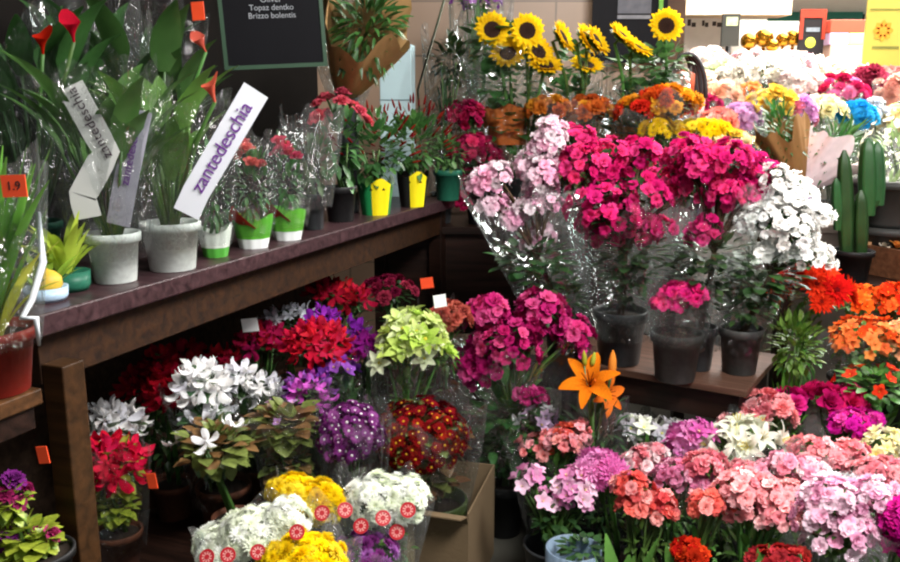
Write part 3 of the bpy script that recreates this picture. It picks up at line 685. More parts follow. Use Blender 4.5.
# blackboard over the shelf
def blackboard():
    Y = 2.75; p = PY(272, 16, Y); s = Y / FX; root = thing('blackboard_sign', 'framed black sign with small white lettering hanging above the roses', 'sign', p); root.rotation_euler = (0, R(-3), R(16))
    w, h = 91 * s / 2, 90 * s / 2
    b = MB(); b.box((-w, -.006, -h), (w, .006, h)); b.obj('board', solid('0b0b0f', .6, .1, spec=.08), root)
    b = MB(); f = .012
    for lo, hi in (((-w - f, -.01, -h - f), (w + f, .01, -h)), ((-w - f, -.01, h), (w + f, .01, h + f)), ((-w - f, -.01, -h), (-w, .01, h)), ((w, -.01, -h), (w + f, .01, h))): b.box(lo, hi)
    b.obj('frame', solid('24402c', .45, .1), root)
    for k, (tx, sz) in enumerate((('Oliver', 8), ('Topaz dentko', 7.5), ('Brizzo bolentis', 7.5))):
        text(tx, sz * s, solid('8e9196', .8, .1), root, Matrix.Translation((.0, -.0075, (16 - 1 - k * 7.4) * s)) @ Matrix.Rotation(R(90), 4, 'X'))
    for x in (-w * .7, w * .7): b = MB(); b.tube([(x, 0, h + f), (x, 0, 3.0 - p.z + .0)], .002, 5); b.obj('cord', PBLK, root)
blackboard()
# kraft cone of greenery, pale box, bamboo stick
def kraft(name, label, px0, py0, px1, py1, Y, r1, green, base=None, cat='bouquet', col='b58f5e', lean=0, group=None, Y1=None):
    a, t = PY(px0, py0, Y), PY(px1, py1, Y1 or Y); o = thing(name, label, cat, a, group); ax = (t - a); L = ax.length; q = ax.normalized().to_track_quat('Z', 'Y').to_matrix().to_4x4()
    link('paper_cone', wrap_mesh(.3, 2, solid(col, .7, .08, 6), .05, .16), o, q @ Matrix.Diagonal((r1, r1, L, 1)))
    for k in range(2): link('foliage', foliage_mesh('narrow', ('2f5a26', '3f6e30'), k, 110, .8), o, q @ Matrix.Translation((0, 0, L * (.8 + .22 * k))) @ Matrix.Diagonal((r1 * .85, r1 * .85, r1 * 1.2, 1)))
    return o
o = kraft('wrapped_greenery', 'cone of brown paper full of dark green leaves beside the blackboard', 347, 90, 368, 22, 3.3, .16, 1, Y1=3.1)
link('wrapper', wrap_mesh(.3, 1, CELLO2, .08, .1), o, Matrix.Translation((0, 0, -.06)) @ Matrix.Diagonal((.19, .19, .4, 1)))
p = o.location; b = MB(); b.lathe([(.001, SH - p.z), (.035, SH - p.z), (.038, SH - p.z + .02), (.042, -.05), (.044, 0), (.038, 0), (.034, -.04), (.001, -.1)], 20); b.obj('vase', PDG, o, True)
bxp = PY(398, 110, 3.9)
tp_ = thing('flower_carton', 'tall pale blue box standing upright behind the pepper plants', 'box', (bxp.x, 3.9, 1.0)); tp_.rotation_euler = (0, 0, R(-8))
b = MB(); b.box((-.07, -.05, 0), (.07, .05, PY(398, 45, 3.9).z - 1.0)); b.obj('carton_body', solid('b9d3d8', .5, .05), tp_, bevel=.003)
b = MB(); b.box((-.072, -.053, .55), (.072, -.05, .555)); b.obj('tape_line', solid('7d9298', .5, .05), tp_)
sk = PZ(425, 200, SH); b = MB(); b.tube([(0, 0, 0), PY(418, 90, sk.y) - sk + Vector((0, 0, 0)), PY(450, -20, sk.y) - sk], .006, 6); o = b.obj('plant_stake', solid('4e5442', .6, .2, 20), None, True, (sk.x, sk.y, sk.z)); o.location = sk; tag(o, 'thin dark stake slanting up beside the pale blue box', 'stake')

# ================================================================== cyclamens and others under the shelf
B1, B2 = .32, .49
G1 = 'cyclamens under the long shelf'
def tagx(px, py, Y, mat=None, w=13, h=14, txt=None): return lambda root, loc: price_tag(root, loc, px, py, Y, w, h, mat, txt)
def two(*fs): return lambda root, loc: [f(root, loc) for f in fs]
P14 = (.13, .11); ND = (None, B1, .13, .11, PTER)
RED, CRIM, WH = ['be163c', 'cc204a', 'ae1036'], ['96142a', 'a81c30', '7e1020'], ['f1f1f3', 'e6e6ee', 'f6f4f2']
plant('potted_cyclamen', 'bright red cyclamen with an orange price tag next to the wooden post', 'potted plant', 2.12, [(112, 468, 27, 30, 26)], ('cyclamen', RED, 'a01020', .058), 'lime', ND, (CELLO, 1.25, .7, .5), G1, lo=-.3, extra=two(tagx(152, 481, 2.0, None, 11, 17)), lsize=1.1)
plant('potted_cyclamen', 'white cyclamen rising just behind the bright red one by the post', 'potted plant', 2.3, [(112, 428, 28, 20, 18)], ('cyclamen', WH, 'd8d8e0', .058), 'cyc', ND, None, G1, lo=0)
plant('potted_cyclamen', 'dark crimson cyclamen against the back boards, nearest the post', 'potted plant', 2.5, [(140, 388, 14, 18, 12), (158, 366, 12, 14, 8)], ('cyclamen', CRIM, '500a14', .055), 'cyc', ND, None, G1, lo=-.2)
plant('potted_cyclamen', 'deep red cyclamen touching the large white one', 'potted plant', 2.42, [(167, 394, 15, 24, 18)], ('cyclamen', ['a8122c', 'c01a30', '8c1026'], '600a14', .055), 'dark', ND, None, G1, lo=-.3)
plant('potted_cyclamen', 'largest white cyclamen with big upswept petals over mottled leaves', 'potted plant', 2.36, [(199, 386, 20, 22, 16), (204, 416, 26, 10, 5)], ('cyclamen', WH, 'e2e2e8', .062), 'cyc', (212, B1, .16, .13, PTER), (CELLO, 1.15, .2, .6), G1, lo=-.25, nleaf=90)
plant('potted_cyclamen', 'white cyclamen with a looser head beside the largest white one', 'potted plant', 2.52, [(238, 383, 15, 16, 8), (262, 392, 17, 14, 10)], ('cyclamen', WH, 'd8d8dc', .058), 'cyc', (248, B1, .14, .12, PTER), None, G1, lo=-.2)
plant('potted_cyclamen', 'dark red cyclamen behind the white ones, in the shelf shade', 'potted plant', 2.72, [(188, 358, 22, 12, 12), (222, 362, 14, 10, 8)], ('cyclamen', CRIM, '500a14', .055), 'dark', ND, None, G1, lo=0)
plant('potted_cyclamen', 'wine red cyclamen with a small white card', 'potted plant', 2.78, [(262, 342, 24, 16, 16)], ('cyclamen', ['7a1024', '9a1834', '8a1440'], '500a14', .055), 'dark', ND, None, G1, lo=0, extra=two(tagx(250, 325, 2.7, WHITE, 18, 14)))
plant('leafy_cyclamen', 'mottled leafy plant with brown edges and a few low white blooms', 'potted plant', 2.22, [(216, 446, 38, 28, 5)], ('cyclamen', WH, 'e2e2e8', .05), 'olive', (222, B1, .13, .1, PTER), None, G1, lo=.2, nleaf=110, fscale=1.0, lowfol=False, lsize=.8)
plant('leafy_primrose', 'olive leaved plant without flowers between white cyclamen and purple daisies', 'potted plant', 2.35, [(284, 424, 36, 22, 4)], ('tiny', 'b88ac0', 'e0c040', .03), 'olive', (284, B1, .15, .11, PTER), (CELLO, 1.1, 1.0, .6), G1, lo=.3, nleaf=110, fscale=1.0)
plant('potted_cyclamen', 'small orchid-pink cyclamen above the olive leaved plant', 'potted plant', 2.5, [(307, 388, 20, 12, 10), (322, 402, 10, 8, 3)], ('cyclamen', ['d062c8', 'c450b8', 'b468d0'], '8a2a80', .045), 'cyc', (296, B1, .11, .11, PTER), (CELLO, 1.3, .8, .6), G1, lo=-.1)
plant('potted_primrose', 'violet flowering pot beside the orchid-pink cyclamen', 'potted plant', 2.58, [(336, 372, 16, 12, 8)], ('single', ['7a3aa0', '9a56bc', '62308a'], 'e0c040', .05), 'cyc', (358, B1, .1, .11, PTER), (CELLO, 1.25, .8, .6), G1, lo=-.1)
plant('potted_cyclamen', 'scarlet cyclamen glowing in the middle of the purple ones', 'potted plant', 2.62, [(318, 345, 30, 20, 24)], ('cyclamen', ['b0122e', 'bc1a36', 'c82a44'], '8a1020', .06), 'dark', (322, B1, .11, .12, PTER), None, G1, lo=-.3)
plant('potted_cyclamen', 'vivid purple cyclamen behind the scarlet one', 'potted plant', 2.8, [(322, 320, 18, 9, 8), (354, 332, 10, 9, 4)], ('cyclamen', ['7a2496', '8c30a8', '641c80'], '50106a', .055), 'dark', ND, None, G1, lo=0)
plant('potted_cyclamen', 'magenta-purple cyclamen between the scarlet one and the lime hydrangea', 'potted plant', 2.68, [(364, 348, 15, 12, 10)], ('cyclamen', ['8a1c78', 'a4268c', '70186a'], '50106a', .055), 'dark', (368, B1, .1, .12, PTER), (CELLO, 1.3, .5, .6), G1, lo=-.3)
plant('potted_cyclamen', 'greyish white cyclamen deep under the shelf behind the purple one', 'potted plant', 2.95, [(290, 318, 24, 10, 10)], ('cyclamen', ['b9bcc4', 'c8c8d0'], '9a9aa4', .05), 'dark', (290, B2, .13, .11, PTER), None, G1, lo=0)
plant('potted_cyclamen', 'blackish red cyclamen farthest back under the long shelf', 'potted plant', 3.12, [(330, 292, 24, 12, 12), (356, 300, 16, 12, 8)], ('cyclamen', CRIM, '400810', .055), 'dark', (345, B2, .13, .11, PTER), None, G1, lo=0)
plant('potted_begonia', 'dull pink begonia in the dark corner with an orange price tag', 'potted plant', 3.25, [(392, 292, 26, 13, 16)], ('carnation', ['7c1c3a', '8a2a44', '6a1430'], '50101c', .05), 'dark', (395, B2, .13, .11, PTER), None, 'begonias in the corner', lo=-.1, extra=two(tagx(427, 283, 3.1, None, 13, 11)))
plant('potted_hydrangea', 'lime green and white hydrangea, the palest plant under the shelf', 'potted plant', 2.66, [(412, 338, 28, 22, 24), (394, 358, 20, 14, 8), (432, 354, 18, 16, 8)], ('star', ['cddc8a', 'bcd06a', 'e8efcc', 'dfe8b0', 'a9c454'], 'd8c84a', .08), 'mid', (408, B1, .15, .13, PTER), (CELLO, 1.1, .3, .6), None, lo=-.3)
plant('potted_begonia', 'dusty salmon begonia with a white card behind the lime hydrangea', 'potted plant', 2.85, [(450, 318, 18, 12, 14)], ('carnation', ['b8584e', 'c86a5c'], '803028', .05), 'mid', (440, B2, .13, .1, PTER), (CELLO, 1.3, .6, .6), 'begonias in the corner', lo=-.2, extra=two(tagx(440, 301, 2.72, WHITE, 13, 13)))
# plants in the lower compartment of the side stand
c_ = PY(18, 500, 1.62)
plant('potted_primrose', 'magenta and green plant with an orange tag in the stand below the red pot', 'potted plant', 1.62, [(8, 500, 14, 18, 6), (44, 540, 10, 8, 2), (4, 545, 14, 12, 4)], ('carnation', ['8c2258', 'a43468', '7a2a7c'], '50103a', .04), 'lime', (10, .55, .14, .1, PBLK), None, None, lo=-.4, lsize=1.1, extra=two(tagx(43, 455, 1.5, None, 13, 19)), fscale=1.3)

# ================================================================== chrysanthemum bouquets, carton
G2 = 'wrapped chrysanthemum bouquets'
SEAL = solid('ac222c', .4, .06); SEALW = solid('e0a8a0', .4, .05)
def seals(root, loc, pts, Y, s=17):
    """round printed emblems on the film: ring, petals and a pale centre"""
    for (px, py) in pts:
        p = PY(px, py, Y) - loc; k = s * Y / FX / 2; b = MB()
        b.lathe([(k, 0), (k, .0012), (k * .7, .0012), (k * .7, 0)], 24, 0); b.lathe([(k * .34, .0), (k * .34, .0012), (.0001, .0012)], 14, 0)
        for i in range(10): b.petal(k * .36, k * .2, PI2 * i / 10, 0, 0, k * .4, .0006, rows=3, cup=0)
        b.lathe([(k * .8, .0), (.0001, .0002)], 20, 1)
        o = b.obj('printed_emblem', [SEAL, SEALW], root); o.matrix_basis = face_cam(p, -35, 0, rnd.uniform(-12, 12))
def mumb(label, Y, blobs, fl, base, se=(), seY=None, leaf='mid', wr=(CELLO2, 1.12, .5, .9), **kw):
    root = plant('chrysanthemum_bouquet', label, 'bouquet', Y, blobs, fl, leaf, base, wr, G2, lo=-.05, jit=.08, **kw)
    if se: seals(root, root.location, se, seY)
    return root
WM, YM = ['f4f8ea', 'eef4e0', 'f8faf4'], ['f2d418', 'eec80e', 'f6de3a']
bk = lambda px, D=.15, H=.26: (px, 0, D, H, PBLK)
mumb('long white chrysanthemum bouquet with red emblems, nearest the post', 1.92, [(224, 546, 28, 16, 34), (256, 532, 32, 20, 44), (286, 520, 22, 18, 22)], ('mum', WM, 'e6eec0', .036), bk(256, .16, .3), ((207, 557), (228, 555), (258, 552), (297, 532)), 1.77, lean=R(25), wr=(CELLO2, 1.05, .25, .9), up=.15, nleaf=50, lsize=.7)
mumb('yellow chrysanthemum bouquet with a red emblem between the two white ones', 2.12, [(320, 503, 24, 20, 44), (292, 490, 22, 10, 26)], ('mum', YM, 'd8a808', .036), bk(312), ((322, 513), (345, 510)), 1.99, lean=R(25), up=.15, nleaf=50, lsize=.7)
mumb('yellow chrysanthemum bouquet at the bottom edge in front of the others', 1.78, [(304, 565, 38, 26, 70)], ('mum', YM, 'd8a808', .036), bk(304, .15, .26), (), None, lean=R(20), up=.15, nleaf=50, lsize=.7)
mumb('white chrysanthemum bouquet with red emblems in front of the carton', 2.14, [(376, 502, 30, 24, 46), (402, 500, 26, 22, 36)], ('mum', WM, 'e6eec0', .036), bk(378, .15, .28), ((361, 526), (383, 518), (408, 510), (397, 532)), 2.0, lean=R(25), wr=(CELLO2, 1.08, .3, .9), up=.15, nleaf=50, lsize=.7)
mumb('purple and white speckled daisy bouquet between olive leaves and dark red ones', 2.36, [(350, 436, 32, 32, 70)], ('daisy', ['722e70', '60245c', '8e4a8a'], 'ece4e8', .034), (350, 0, .15, .3, PBLK), (), None, lean=R(20), up=.15, nleaf=50, lsize=.7, wr=(CELLO2, 1.12, .4, .9))
mumb('dark plum chrysanthemum bouquet in front of the white one, low down', 1.98, [(366, 554, 30, 14, 20)], ('mum', ['6a2a68', '7c3478', 'a060a8'], '5a1c54', .036), (366, 0, .14, .26, PBLK), (), None, lean=R(15), up=.15, nleaf=60, lsize=.8, wr=(CELLO2, 1.1, .6, .9))
plant('chrysanthemum_pot', 'dark red chrysanthemums with yellow eyes standing in the cardboard carton', 'potted plant', 2.55, [(420, 437, 47, 36, 96)], ('daisy', ['7c1416', '6a0e10', '8e1e1a'], 'd8a02c', .036), 'olive', (432, .012, .22, .3, solid('3c4a22', .5, .15, 8)), (CELLO2, 1.06, .9, .9), None, lo=-.1, jit=.08, lean=R(25), up=.15, nleaf=60)
cx = Vector((.055, 2.40, 0)); cr_ = R(-15)
ct = thing('cardboard_carton', 'open brown cardboard carton on the floor around the dark red chrysanthemums', 'box', (cx.x, cx.y, 0)); ct.rotation_euler = (0, 0, cr_)
KB = solid('6e5c44', .8, .1, 5, bump=.1); W_, D_, H_ = .38, .38, .33
b = MB(); b.box((-W_, 0, 0), (0, D_, .006)); b.box((-W_, 0, .006), (0, .005, H_ - .03)); b.box((-W_, D_ - .005, .006), (0, D_, H_)); b.box((-W_, .005, .006), (-W_ + .005, D_ - .005, H_)); b.box((-.005, .005, .006), (0, D_ - .005, H_)); b.obj('carton_body', KB, ct)
b = MB(); b.grid([[(-W_, 0, H_ - .03), (0, 0, H_ - .03)], [(-W_, -.02, H_ + .01), (0, -.02, H_ + .0)], [(-W_ + .01, -.055, H_ + .015), (-.01, -.055, H_ + .005)]]); f_ = b.obj('flap', KB, ct); so = f_.modifiers.new('thick', 'SOLIDIFY'); so.thickness = .004
b = MB(); b.box((-W_ / 2 - .02, -.0008, 0), (-W_ / 2 + .02, 0, H_ - .04)); b.obj('tape', solid('b9a47e', .25, .05), ct)
# ================================================================== azaleas on and around the table
MAG = ['d62a78', 'e64488', 'c61e68', 'e03a78']; FUC = ['c42a74', 'd23a80', 'b01e64', 'dc5490']; PALE = ['f8dae6', 'f4c8da', 'fbeaf0', 'eeb0cc']; WHT = ['fbfaf6', 'f4f2ee', 'fdfdfb']
G3 = 'tall azaleas on the low table'
plant('azalea_tree', 'pale pink azalea with white-edged blooms, its head at the end of the long shelf', 'potted plant', 3.06,
      [(543, 135, 19, 26, 20), (528, 178, 26, 32, 30), (492, 182, 20, 16, 14), (500, 206, 18, 8, 8), (518, 217, 16, 9, 8), (545, 208, 24, 10, 10), (536, 236, 14, 14, 8)], ('azalea', PALE, 'd880a8', .056), 'az', (568, TZ, .17, .17, PBLK), (CELLO2, 1.05, -.2, .5), G3, lo=-.5, lowfol=False)
plant('azalea_tree', 'biggest magenta azalea, a ragged head of deep pink over the dark table pot', 'potted plant', 3.08,
      [(592, 155, 32, 34, 26), (640, 165, 24, 22, 14), (624, 205, 46, 34, 26), (596, 232, 26, 14, 10), (650, 232, 30, 14, 12), (676, 190, 20, 26, 10)], ('azalea', MAG, 'f08ab0', .062), 'dark', (622, TZ, .2, .2, PDG), (CELLO2, .85, -.55, .5), G3, lo=-.6, lowfol=False, cap=98)
plant('azalea_tree', 'second magenta azalea, between the biggest one and the white one', 'potted plant', 3.0,
      [(700, 155, 26, 24, 22), (740, 168, 32, 26, 28), (716, 196, 24, 18, 14), (752, 190, 16, 16, 10), (704, 230, 14, 14, 8)], ('azalea', MAG, 'f08ab0', .06), 'dark', (702, TZ, .13, .16, PDG), (CELLO2, .8, -.5, .5), G3, lo=-.6, lowfol=False)
def mound(root, loc): pass
plant('potted_azalea', 'low magenta azalea in film filling the middle grey pot on the table', 'potted plant', 2.88, [(681, 301, 26, 14, 22)], ('azalea', MAG, 'f08ab0', .05), 'dark', (680, TZ, .18, .17, PGRY), (CELLO2, 1.25, 1.4, .8), None, lo=-.1, lowfol=False, stem=False)
plant('azalea_tree', 'white azalea leaning out over its grey pot at the table corner', 'potted plant', 2.96,
      [(775, 190, 22, 22, 18), (790, 215, 40, 30, 34), (762, 222, 22, 24, 14), (818, 210, 16, 14, 8), (812, 250, 34, 16, 18), (770, 254, 20, 12, 10)], ('azalea', WHT, 'f0f0d0', .054), 'az', (745, TZ, .155, .165, PGRY), (CELLO, .5, -.75, .5), G3, lo=-.6, lowfol=False)
plant('potted_azalea', 'fuchsia azalea in a dark pot on the floor beside the carton', 'potted plant', 2.92,
      [(492, 318, 24, 18, 16), (540, 322, 34, 24, 24), (480, 362, 20, 26, 14), (512, 358, 38, 34, 28), (565, 338, 22, 20, 10), (532, 398, 12, 12, 6)], ('azalea', FUC, 'e88ab4', .056), 'az', (507, 0, .165, .2, PBLK), (CELLO, 1.15, .25, .9), None, lo=-.5, fscale=.85, nleaf=60)
plant('potted_azalea', 'cerise azalea in clear film behind the pale pink one', 'potted plant', 3.92, [(480, 152, 26, 18, 24), (462, 116, 18, 14, 14), (470, 190, 16, 26, 12)], ('azalea', ['b02050', 'c43060', '981844'], 'e080a0', .056), 'az', (482, 1.0, .17, .15, PBLK), (CELLO2, 1.1, .5, .8), None, lo=-.5)
# orange lily
def lily():
    Y = 2.74; p = PY(593, 383, Y); loc = Vector((p.x + .02, Y, 0)); o = thing('potted_lily', 'orange lily with one open trumpet and upright buds beside the table', 'potted plant', loc)
    add_pot(o, .14, .14, PBLK); h = p.z
    b = MB(); b.tube([(0, 0, .12), (-.01, 0, .35), Vector((-.02, 0, h - .04))], [.008, .007, .005], 7); b.tube([(-.01, 0, .4), PY(612, 372, Y) - loc], .005, 6); b.tube([(-.01, 0, .4), PY(584, 362, Y) - loc], .004, 6); b.obj('stem', STEM, o, True)
    link('blossom', blossom_mesh('lily', 'e87c18', '8a3a12', 0), o, align(PY(590, 386, Y) - loc, (-.25, -.75, .75), .4, .17)); link('blossom', blossom_mesh('lily', 'ee7c28', '8a3a12', 1), o, align(PY(600, 394, Y + .03) - loc, (.45, -.6, .2), 1.2, .13))
    link('bud', blossom_mesh('bud', 'e8903a', 'e8903a', 0), o, align(PY(612, 376, Y) - loc, (0, 0, 1), 0, .13, .09)); link('bud', blossom_mesh('bud', 'b8b83c', 'b8b83c', 1), o, align(PY(585, 366, Y) - loc, (-.1, 0, 1), 0, .08, .055)); link('bud', blossom_mesh('bud', 'b0b844', 'b0b844', 1), o, align(PY(592, 366, Y) - loc, (.15, 0, 1), 0, .08, .05))
    for k in range(3): link('foliage', foliage_mesh('narrow', ('2f5530', '3f6a3a'), k, 60, .8), o, Matrix.Translation((0, 0, .22 + .12 * k)) @ Matrix.Diagonal((.12, .12, .13, 1)))
    link('wrapper', wrap_mesh(.8, 2, CELLO, .1, .14), o, Matrix.Translation((0, 0, .1)) @ Matrix.Diagonal((.1, .1, h - .22, 1)))
lily()
# fallen flower on the floor beside the dark pot
fl_ = PZ(487, 527, .0); o = thing('fallen_blossom', 'single fallen red-pink bloom on the floor between carton and dark pot', 'flower', fl_)
link('petals', blossom_mesh('azalea', 'b8184c', 'd06080', 1), o, align(Vector((0, 0, .012)), (.3, -.3, 1), 0, .06))

# ================================================================== red and orange flowers on the low bench, cactus bench
GP = (.14, .12)
GO = 'red and orange flowers on the low bench'
plant('potted_amaryllis', 'scarlet ruffled flowers over a bushy light green plant below the white azalea', 'potted plant', 3.06, [(812, 292, 30, 24, 18)], ('gerbera', ['d8341c', 'c82816', 'e2482a'], '701410', .1), 'mid', (798, .36, .15, .12, PGRY), None, None, lo=-.2)
plant('leafy_pot', 'fresh green fern-like bush below the scarlet flowers', 'potted plant', 2.96, [(795, 345, 26, 30, 0)], ('tiny', 'ffffff', 'ffffff', .02), 'sm', (795, .0, .12, .12, PBLK), None, None, nleaf=190, lsize=1.2, fscale=1.1)
plant('potted_kalanchoe', 'orange flowers next to the scarlet ones, upper row', 'potted plant', 3.3, [(858, 302, 28, 12, 36)], ('single', ['e0561e', 'e8702a', 'd2441a'], 'f0b040', .045), 'mid', (855, .36, .14, .12, PGRY), None, GO, lo=-.1)
plant('potted_kalanchoe', 'rust orange flowers in the lower row in front of the orange ones', 'potted plant', 3.1, [(866, 342, 30, 20, 50)], ('single', ['d85428', 'e4703a', 'c8441e', 'e88a4a'], 'f0b040', .042), 'mid', (868, .36, .14, .12, PGRY), (CELLO, 1.1, .1, .7), GO, lo=-.2)
plant('potted_kalanchoe', 'red-orange flowers cut by the photo edge, upper row', 'potted plant', 3.25, [(900, 305, 22, 16, 34)], ('single', ['e8481e', 'dc3818', 'f0682e'], 'f0b040', .045), 'mid', (905, .36, .14, .12, PGRY), None, GO, lo=-.2)
plant('potted_kalanchoe', 'peach and orange flowers at the edge below the red-orange ones', 'potted plant', 3.06, [(904, 345, 22, 24, 34)], ('single', ['ec9a5a', 'e87a40', 'f0b080'], 'f0d060', .045), 'mid', (916, .36, .14, .12, PGRY), None, GO, lo=-.3)
plant('potted_kalanchoe', 'leafy pot with few red blooms near the photo edge, lowest of the orange ones', 'potted plant', 2.92, [(876, 386, 34, 18, 8)], ('single', ['c8301c', 'd84a2a'], 'f0b040', .04), 'mid', (896, 0, .14, .2, PGRY), None, GO, lo=.1, nleaf=110, fscale=1)
def cactus():
    Y = 3.62; c = PY(853, 255, Y); loc = Vector((c.x, Y, .8)); o = thing('columnar_cactus', 'dark green column cactus with several flat upright arms', 'cactus', loc); add_pot(o, .17, .13, PBLK)
    for px, y0, y1, w in ((846, 262, 150, 15), (860, 262, 190, 14), (868, 215, 138, 17), (878, 205, 142, 14), (838, 230, 178, 10)):
        p0, p1 = PY(px, y0, Y) - loc, PY(px + rnd.uniform(-2, 2), y1, Y + rnd.uniform(-.03, .03)) - loc; p0.z = .1 if y0 > 240 else max(.1, p0.z); r = w * .5 * Y / FX; b = MB(); n = 20; rows = []
        for j in range(12):
            t = j / 11; ra = r * (.75 + .25 * math.sin(math.pi * min(1, t * 1.1))) * (1 if t < .85 else math.sqrt(max(.01, 1 - ((t - .85) / .155) ** 2))); cc = p0.lerp(p1, t)
            rows.append([cc + Vector((ra * (1 + .16 * math.cos(5 * a)) * math.cos(a), ra * (1 + .16 * math.cos(5 * a)) * math.sin(a), 0)) for a in (PI2 * k / n for k in range(n))])
        b.grid(rows, 0, True); b.obj('arm', leaf_mat('2f5a2c'), o, True)
    b = MB()
    for y in (215, 205): q = PY(868 if y == 215 else 878, y, Y) - loc; b.tube([Vector((0, 0, q.z - .03)), q + Vector((0, 0, .02))], .022, 8)
    b.obj('branch', leaf_mat('2f5a2c'), o, True)
cactus()
g1 = PY(890, 222, 3.85); loc = Vector((g1.x, 3.85, .8)); o = thing('stacked_pot', 'round grey pot of small white flowers beside the cactus', 'potted plant', loc); zt = PY(890, 180, 3.85).z - .8
b = MB()
for k in range(2): b.lathe([(.001, k*zt/2), (.13, k*zt/2), (.15, k*zt/2+.02), (.165, (k+1)*zt/2-.03), (.18, (k+1)*zt/2-.03), (.18, (k+1)*zt/2), (.001, (k+1)*zt/2-.005)], 30)
b.obj('pot', PGRY, o, True)
for k in range(2): link('foliage', foliage_mesh('narrow', ('8a9a6a', '7a8a5a'), k, 60, .8), o, Matrix.Translation((0, 0, zt + .1)) @ Matrix.Diagonal((.14, .14, .15, 1)))
for dd in dome_points(34, rnd, -.1): link('blossom', blossom_mesh('tiny', 'f4eede', 'e8d890', rnd.randrange(3)), o, align(Vector((dd.x*.15, dd.y*.15, zt+.11+dd.z*.18)), dd, rnd.random()*6, .04))
cw = PZ(850, 262, .8); wc = thing('wooden_crate', 'dark brown crate holding cream and orange blooms below the grey pot', 'crate', (cw.x + .06, 3.5, .8)); wc.rotation_euler = (0, 0, R(28))
b = MB(); b.box((0, 0, .001), (.42, .02, .13)); b.box((0, .26, .001), (.42, .28, .13)); b.box((0, .02, .001), (.02, .26, .13)); b.box((.4, .02, .001), (.42, .26, .13)); b.box((.02, .02, .001), (.4, .26, .015)); b.obj('crate_body', wood('4a2e1e', '6a4630', 'crate_wood'), wc, bevel=.002)
b = MB(); b.box((-.008, -.008, .13), (.428, .012, .142)); b.box((-.008, .268, .13), (.428, .288, .142)); b.obj('rim', wood('a87a52', 'c89a70', 'pale_crate_wood'), wc)
for i in range(26):
    x, y = .05 + (i % 7) * .054, .05 + (i // 7) * .06; link('blossom', blossom_mesh('rose', ['f0dcc0', 'f4e8d4', 'eea050', 'f0c8a8'][i % 4], 'e0c080', i % 3), wc, align(Vector((x, y, .12 + rnd.uniform(0, .025))), (rnd.uniform(-.3, .3), -.3, 1), i, .06))

# ================================================================== the sea of pots in front of the table
G4 = 'flowering pots on the floor in front of the low table'
SAL = ['f0949a', 'f4a8ac', 'ec848e', 'f8bec2']; COR = ['e46660', 'ec807c', 'de5652', 'f2a4a2']; PNK = ['ee9cc4', 'f2aed0', 'e486b4', 'f6c4dc']; HOT = ['d41c78', 'e0308a', 'c41068']; VIV = ['dc2e9a', 'e44aa8', 'd020a0']
CRE = ['f4efd8', 'f0e8c8', 'f8f4e6']; LIL = ['d89ad8', 'e0b0e0', 'cc84cc']; PP = ['f0bcd4', 'f4cede', 'eaa8c8', 'f8dce8']; DSP = ['e08c94', 'eaa4aa', 'd87c88', 'f0c0c4']; MIX = ['f0b0b8', 'f6e0e0', 'e27a86', 'f8eeee']
fp = lambda px, D=.15, H=.15, m=PBLK: (px, 0, D, H, m)
W1, W2 = (CELLO, 1.12, .15, .7), (CELLO2, 1.12, .2, .8)
def pot(label, Y, blobs, fl, base, wrap=None, leaf='mid', name='potted_azalea', **kw):
    return plant(name, label, 'potted plant', Y, blobs, fl, leaf, base, wrap, G4, **{**dict(lo=-.2, nleaf=60, split=fl[0] in ('carnation', 'star')), **kw})
pot('white and lilac star flowers behind the coral ones, next to the orange lily', 2.86, [(548, 421, 28, 12, 12)], ('star', ['f0eef2', 'dcc0e0', 'f4f4f4'], 'e0d060', .06), fp(548, .13), None, name='potted_freesia')
pot('coral and orange blooms just behind the pale lilac-pink freesias', 2.72, [(548, 442, 30, 14, 26), (575, 436, 16, 12, 10)], ('azalea', ['f4969a', 'ea6a58', 'f6b0b8', 'f0a09c'], 'f8c0a0', .052), fp(558), W1)
pot('pale lilac-pink freesias in a dark pot at the floor gap beside the carton', 2.47, [(528, 480, 16, 12, 9), (562, 486, 30, 22, 26), (545, 500, 20, 10, 7), (575, 500, 18, 10, 7)], ('single', ['e8a8cc', 'f0c0da', 'dc8cbc', 'f4d0e4'], 'f0e090', .042), (562, 0, .2, .2, PDG), None, leaf='dark', name='potted_freesia', potvar='bucket', split=True)
pot('bright orchid-pink double blooms beside the pale lilac-pink freesias', 2.5, [(600, 470, 20, 13, 12)], ('mum', ['e884c4', 'f09cd0', 'dc70b4'], 'f4b4dc', .07), fp(624, .13), None, name='potted_gerbera')
pot('cream white lilies in clear film behind the mixed pink pots', 2.88, [(635, 430, 16, 10, 8), (668, 430, 14, 12, 6)], ('star', ['f2f2e8', 'e8ecdc', 'd8d4dc'], 'd8d880', .075), fp(650), W2, name='potted_lily')
pot('mottled white and rose blooms in film behind the coral red ones', 2.6, [(632, 460, 22, 18, 26), (655, 450, 14, 10, 10)], ('azalea', ['e8a0a8', 'f2dadc', 'd87884', 'ecc0c4'], 'c04050', .05), fp(650, .13), W2)
pot('coral red begonia beside the bright orchid-pink double blooms', 2.34, [(640, 496, 24, 18, 26), (664, 508, 18, 14, 14)], ('azalea', COR, 'f8b090', .056), fp(650), None, name='potted_begonia')
pot('lilac pink star-shaped flowers in front of the cream lilies', 2.68, [(692, 440, 18, 16, 16), (684, 455, 14, 10, 6)], ('star', ['e47ac0', 'e898cc', 'd868b4'], 'f0e0a0', .065), fp(692), W1, name='potted_lily')
pot('rose pink pot in front of the lilac star-shaped flowers', 2.45, [(685, 478, 24, 16, 22)], ('azalea', ['e290b4', 'd87aa0', 'eeb0c8'], 'f4d0dc', .052), fp(684, .14), W1)
